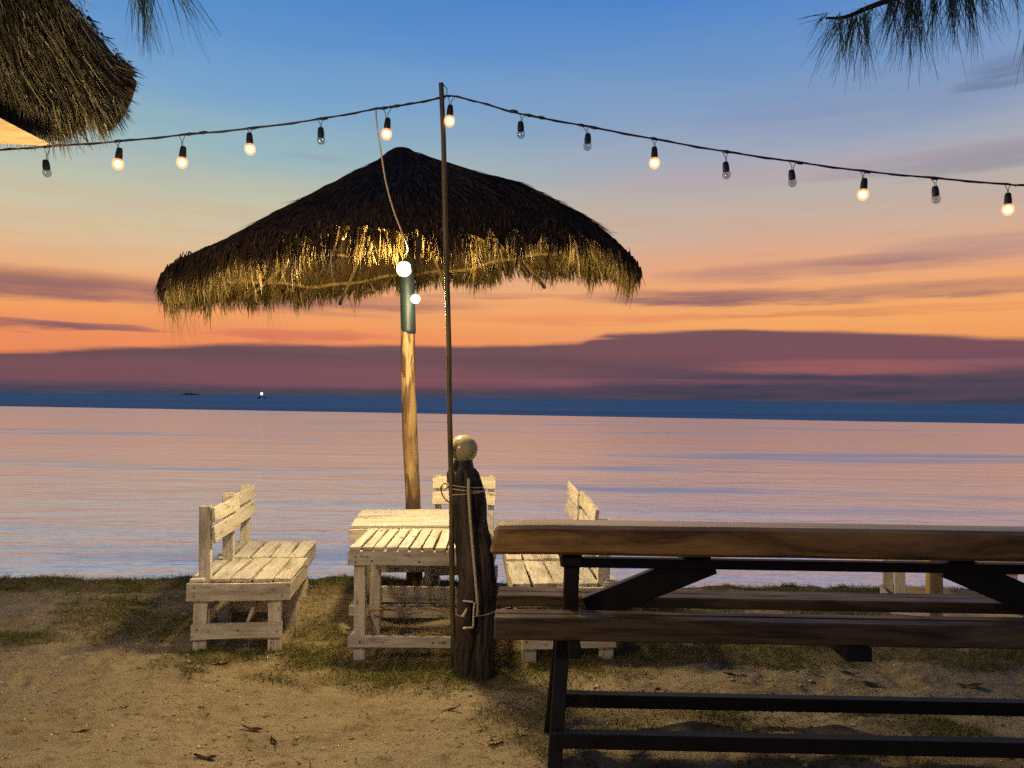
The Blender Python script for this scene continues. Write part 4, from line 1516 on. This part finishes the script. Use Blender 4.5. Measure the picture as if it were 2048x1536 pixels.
# ------------------------------------------------------------------ pines: only drooping needle sprays reach into the picture
def pine(name, d, limbs, sprays, label, trunk_x, seed):
    g_ = np.random.default_rng(seed)
    base = Vector((trunk_x, d, 0))
    t = empty(name, base, label=label, cat='tree')
    zt = 4.9
    tube('trunk', [(0, 0, -0.2), (0.05, 0.0, 1.5), (0.0, 0.05, 3.2), (0.08, 0, zt)], [0.17, 0.14, 0.12, 0.08], M['bark'], t, 14, 0.06)
    for lm in limbs:
        pts = [P(x, y, dd) - base for x, y, dd in lm]
        pts = [Vector((0.03, 0, pts[0].z - 0.25))] + pts
        n_ = len(smooth(pts, 4))
        tube('branch', smooth(pts, 4), [0.016 * (1 - k / n_) + 0.003 for k in range(n_)], M['bark'], t, 8, 0.08)
    R_, D_, L_, W_ = [], [], [], []
    for (x, y, dd, nb, a0, spread, Lp) in sprays:
        for k in range(int(nb * 1.0)):
            ang = math.radians(a0 + g_.normal() * spread)
            l = Lp * g_.uniform(0.45, 1.1)
            q = P(x + g_.normal() * 9, y + g_.normal() * 6, dd + g_.normal() * 0.03)
            e = P(x + math.sin(ang) * l, y + math.cos(ang) * l, dd + g_.normal() * 0.10)
            R_.append(q - base); D_.append(e - q); L_.append((e - q).length); W_.append(g_.uniform(0.0013, 0.0028))
    n_ = len(R_)
    o = blades('needles', np.array(R_), np.array(D_), np.array(L_), np.array(W_), M['needles'], t,
               bend=np.tile(np.array([[0, 0, -0.10]]), (n_, 1)), segs=3, curl=0.05, rng=g_, tip=0.3)
    tag(o, kind='stuff')
    return t


PDN = 2.5
pine('pine_tree', PDN, [[(2300, -260, PDN), (2000, -130, PDN), (1850, -30, PDN), (1745, 12, PDN), (1690, 34, PDN), (1652, 36, PDN)],
                        [(2300, -240, PDN), (2080, -60, PDN), (1960, -25, PDN), (1900, -8, PDN)]],
     [(1655, 32, PDN, 26, -50, 30, 62), (1680, 38, PDN, 60, -22, 18, 110), (1705, 34, PDN, 70, -10, 16, 118), (1728, 26, PDN, 60, 0, 12, 125), (1745, 14, PDN, 24, -5, 50, 50),
      (1780, 0, PDN, 50, -8, 20, 95), (1800, -10, PDN, 60, -12, 16, 120), (1822, -6, PDN, 80, -6, 12, 135), (1838, -2, PDN, 60, 2, 9, 140), (1872, -12, PDN, 70, -6, 12, 108),
      (1905, -12, PDN, 80, -2, 12, 105), (1935, -14, PDN, 80, 4, 12, 108), (1960, -14, PDN, 34, 14, 16, 78), (2030, -40, PDN, 26, 4, 12, 90), (1990, -40, PDN, 24, 10, 16, 90),
      (2060, 60, PDN, 10, -10, 20, 90)],
     'pine tree whose drooping needle sprays hang in at the upper right', 3.1, 5)
PDL = 2.3
pine('pine_tree', PDL, [[(-500, -300, PDL), (-100, -180, PDL), (150, -90, PDL), (270, -50, PDL), (330, -40, PDL)]],
     [(262, -30, PDL, 16, 12, 12, 100), (280, -20, PDL, 34, 6, 10, 120), (288, -30, PDL, 26, 2, 6, 135), (300, -20, PDL, 12, 14, 12, 120), (335, -35, PDL, 26, 28, 12, 130),
      (350, -40, PDL, 26, 36, 8, 130), (318, -20, PDL, 6, -4, 6, 130), (150, -20, PDL, 20, 20, 30, 60)],
     'pine tree whose thin dark needles hang in at the top left', -3.6, 6)

# ------------------------------------------------------------------ grass, weeds and litter
def scatter(n_try, dens_fn, seed, xlim=(-4.8, 4.8), ylim=(2.35, 6.0)):
    g_ = np.random.default_rng(seed)
    x = g_.uniform(*xlim, n_try)
    y = g_.uniform(*ylim, n_try)
    ok = (np.abs(x) < 0.74 * y + 0.35) & (g_.random(n_try) < dens_fn(x, y))
    return x[ok], y[ok], g_


def grass_layer(name, n_try, scale_d, hmin, hmax, w0, w1, mat, seed, fn=grass_density, **kw):
    x, y, g_ = scatter(n_try, lambda a, b: np.clip(fn(a, b) * scale_d, 0, 1) * np.clip(0.55 + 1.6 * fbm(a, b, 5.0, 2), 0.05, 1), seed, **kw)
    p = np.stack([x, y, gz(x, y) - 0.004], -1)
    n_ = len(x)
    d = np.stack([g_.normal(size=n_) * 0.55, g_.normal(size=n_) * 0.55, np.ones(n_)], -1)
    L = g_.uniform(hmin, hmax, n_)
    bend = np.stack([g_.normal(size=n_) * 0.35, g_.normal(size=n_) * 0.35, -np.full(n_, 0.25)], -1)
    o = blades(name, p, d, L, g_.uniform(w0, w1, n_), mat, None, bend=bend, segs=2, rng=g_)
    tag(o, kind='stuff')
    return o


o = grass_layer('grass', 520000, 1.25, 0.018, 0.062, 0.0022, 0.005, M['grass'], 41)
tag(o, 'patchy short grass growing on the sand and along the bank', 'grass')


def edge_fn(x, y):
    return np.exp(-((y - bank_edge(x) + 0.06) / 0.10) ** 2) * np.clip(0.8 + 1.2 * fbm(x, y, 1.1, 2), 0.1, 1)


o = grass_layer('bank_grass', 60000, 1.0, 0.02, 0.08, 0.0025, 0.005, M['grass'], 43, fn=edge_fn, ylim=(5.3, 6.1))
tag(o, 'grass tufts along the top edge of the bank by the water', 'grass')


def weed_fn(x, y):
    s = np.zeros_like(x)
    for (px, py, w_, h_, dn) in ((1250, 1450, 150, 30, 0.6), (1400, 1440, 110, 30, 0.7), (1030, 1455, 110, 50, 0.5), (1100, 1510, 160, 24, 0.6), (1700, 1525, 360, 20, 0.6), (1020, 1340, 60, 24, 0.8),
                                 (230, 1240, 110, 34, 0.35), (320, 1270, 80, 30, 0.35), (1300, 1310, 120, 20, 0.5), (820, 1340, 130, 20, 0.5), (600, 1320, 60, 12, 0.4)):
        c = G(px, py)
        a = G(px + w_, py)
        y0, y1 = G(px, py + h_).y, G(px, py - h_).y
        r = ((x - c.x) / abs(a.x - c.x)) ** 2 + ((y - (y0 + y1) / 2) / ((y1 - y0) / 2)) ** 2
        s = np.maximum(s, dn * np.clip(1.2 - r, 0, 1))
    return s


x, y, g_ = scatter(48000, lambda a, b: weed_fn(a, b) * np.clip(0.5 + 2.5 * fbm(a, b, 4.0, 2), 0, 1), 51)
n_ = len(x)
p = np.stack([x, y, gz(x, y) + g_.uniform(0, 0.012, n_)], -1)
d = np.stack([g_.normal(size=n_), g_.normal(size=n_), np.abs(g_.normal(size=n_)) * 0.5], -1)
o = blades('dry_weeds', p, d, g_.uniform(0.02, 0.085, n_), g_.uniform(0.0015, 0.005, n_), M['weed'], None, bend=g_.normal(size=(n_, 3)) * 0.35, segs=3, rng=g_)
tag(o, 'tangled dry weeds and stalks lying on the sand', 'weeds', kind='stuff')


def litter_fn(x, y):
    return 0.10 + 0.5 * np.clip(grass_density(x, y), 0, 1)


x, y, g_ = scatter(60000, litter_fn, 61)
n_ = len(x)
p = np.stack([x, y, gz(x, y) + 0.002], -1)
d = np.stack([g_.normal(size=n_), g_.normal(size=n_) * 0.6, g_.normal(size=n_) * 0.10 + 0.04], -1)
o = blades('plant_litter', p, d, g_.uniform(0.006, 0.035, n_), g_.uniform(0.002, 0.007, n_), M['leaf'], None, bend=g_.normal(size=(n_, 3)) * 0.15, segs=2, rng=g_)
tag(o, 'scattered bits of leaf, twig and bark on the sand', 'litter', kind='stuff')
# shell fragments
x, y, g_ = scatter(2600, lambda a, b: 0.25 + 0 * a, 63)
n_ = len(x)
p = np.stack([x, y, gz(x, y) + 0.001], -1)
d = np.stack([g_.normal(size=n_), g_.normal(size=n_), g_.uniform(0.1, 0.5, n_)], -1)
o = blades('shell_bits', p, d, g_.uniform(0.003, 0.010, n_), g_.uniform(0.003, 0.009, n_), M['cream_board'], None, segs=1, tip=0.6, rng=g_)
tag(o, 'small pale shell fragments scattered over the sand', 'shells', kind='stuff')


# little lumps of sand and grit
x, y, g_ = scatter(52000, lambda a, b: np.clip(0.30 + 1.3 * fbm(a, b, 2.6, 3), 0.03, 1), 67)
n_ = len(x)
sz = g_.uniform(0.0015, 0.0045, n_) * (1 + 1.8 * (g_.random(n_) > 0.95))
oct_ = np.array([[1, 0, 0], [0, 1, 0], [-1, 0, 0], [0, -1, 0], [0, 0, 0.8], [0, 0, -0.6]], float)
V_ = oct_[None] * sz[:, None, None] * g_.uniform(0.6, 1.4, (n_, 6, 1)) * np.stack([g_.uniform(0.8, 1.7, n_), np.ones(n_), np.ones(n_)], -1)[:, None]
V_ += np.stack([x, y, gz(x, y) + sz * 0.2], -1)[:, None]
T_ = np.array([[0, 1, 4], [1, 2, 4], [2, 3, 4], [3, 0, 4], [1, 0, 5], [2, 1, 5], [3, 2, 5], [0, 3, 5]])
F_ = (np.arange(n_)[:, None, None] * 6 + T_[None]).reshape(-1, 3)
me = bpy.data.meshes.new('sand_grit')
me.vertices.add(n_ * 6)
me.vertices.foreach_set('co', V_.reshape(-1).astype(np.float32))
me.loops.add(len(F_) * 3)
me.loops.foreach_set('vertex_index', F_.reshape(-1).astype(np.int32))
me.polygons.add(len(F_))
me.polygons.foreach_set('loop_start', (np.arange(len(F_)) * 3).astype(np.int32))
me.update(calc_edges=True)
av = me.attributes.new('vary', 'FLOAT', 'POINT')
av.data.foreach_set('value', np.repeat(g_.random(n_) ** 1.3, 6).astype(np.float32))
o = link('sand_grit', me, M['grit'])
tag(o, 'coarse grit and crumbs of sand strewn over the ground', 'grit', kind='stuff')


# individual fallen leaves and sticks
def leaf(px, py, Lpx, rot, label, mat='leaf', curlz=0.02, aspect=0.28):
    c = G(px, py)
    z = float(gz(np.array([c.x]), np.array([c.y]))[0])
    L = Lpx / F * c.y * 0.85
    nseg = 8
    k0 = random.uniform(0.25, 0.75)
    wv = random.uniform(0.2, 0.5)
    bm = bmesh.new()
    rows = []
    for i in range(nseg + 1):
        t_ = i / nseg
        w_ = L * aspect * math.sin(math.pi * min(0.97, 0.06 + 0.9 * t_)) ** 0.8 * 0.5
        zz = curlz * (4 * (t_ - k0) ** 2) * 0.6 + random.uniform(-0.002, 0.002)
        w_ *= 1 + wv * math.sin(t_ * 9 + k0 * 20)
        rows.append([bm.verts.new((L * (t_ - 0.5), -w_, zz + w_ * 0.25)), bm.verts.new((L * (t_ - 0.5), 0, zz)), bm.verts.new((L * (t_ - 0.5), w_, zz + w_ * 0.2))])
    for a, b in zip(rows, rows[1:]):
        bm.faces.new((a[0], b[0], b[1], a[1]))
        bm.faces.new((a[1], b[1], b[2], a[2]))
    r_ = bmesh.ops.solidify(bm, geom=bm.faces[:], thickness=0.0012)
    me = bpy.data.meshes.new('fallen_leaf')
    bm.to_mesh(me)
    bm.free()
    at_ = me.attributes.new('vary', 'FLOAT', 'POINT')
    at_.data.foreach_set('value', [random.uniform(0.0, 0.5)] * len(me.vertices))
    o = link('fallen_leaf', me, M[mat], None, True)
    o.location = (c.x, c.y, z + 0.006)
    o.rotation_euler = (random.uniform(-0.1, 0.1), random.uniform(-0.1, 0.1), rot)
    tag(o, label, 'leaf', 'dry leaves fallen on the sand')
    return o


for a in [(163, 1457, 50, 0.1, 'dark curled leaf alone on the bare sand at the lower left'),
          (412, 1519, 62, -0.15, 'curved brown leaf at the bottom edge of the photo, left of centre'),
          (507, 1455, 52, 0.05, 'dark brown leaf lying left of a thin twig at the lower centre'),
          (548, 1475, 40, -0.9, 'bent leaf just right of and below the dark brown leaf, lower centre'),
          (905, 1418, 40, 0.2, 'small brown leaf on the sand below the foot of the post'),
          (1470, 1362, 58, 0.02, 'long dark leaf on the sand just above the upper steel stretcher'),
          (1310, 1372, 30, 0.3, 'short dark leaf on the sand left of the longer one behind the bench'),
          (1700, 1352, 50, -0.15, 'twisted leaf pair, left piece, on the sand strip behind the bench'),
          (1740, 1366, 46, -0.1, 'twisted leaf, right piece of the pair on the sand strip behind the bench'),
          (1940, 1372, 60, -0.1, 'curled brown leaf at the right, on the sand behind the bench'),
          (1275, 1518, 50, 0.2, 'brown leaf on dark ground below the lowest steel stretcher')]:
    leaf(*a)
leaf(440, 1324, 44, 0.05, 'pale yellow leaf lying under the near left chair', 'paleleaf', 0.006, 0.4)
leaf(990, 1492, 38, 0.2, 'pale broken leaf left of the black bench leg near the bottom', 'paleleaf', 0.01, 0.6)


# sticks under the front table
def stick(name, pts, r, label):
    c = Vector(pts[0])
    t = empty(name, c, label=label, cat='stick', group='driftwood sticks under the front table')
    q = smooth([Vector(p_) - c for p_ in pts], 4)
    tube('stem', q, [r * (1 - 0.5 * k / len(q)) for k in range(len(q))], M['cane'], t, 7, 0.15)
    m0 = q[len(q) // 2]
    tube('twig', [m0, m0 + Vector((0.04, -0.01, 0.025)), m0 + Vector((0.07, -0.015, 0.02))], [r * 0.6, r * 0.45, r * 0.2], M['cane'], t, 6, 0.1)


stick('driftwood_stick', [P(735, 1222, 4.5), P(780, 1218, 4.45), P(820, 1226, 4.45), P(845, 1223, 4.45)], 0.008, 'left thin pale driftwood stick lying across under the front table')
stick('driftwood_stick', [P(852, 1214, 4.5), P(880, 1220, 4.45), P(905, 1230, 4.4), P(935, 1240, 4.4)], 0.010, 'right forked driftwood stick under the front table, beside the pole')
zt_ = float(gz(np.array([-0.5]), np.array([4.5]))[0])
stick('driftwood_stick', [G(835, 1272, 0.02), G(860, 1266, 0.03), G(885, 1268, 0.03), G(896, 1256, 0.05)], 0.007, 'forked pale twig on the ground beneath the front table')
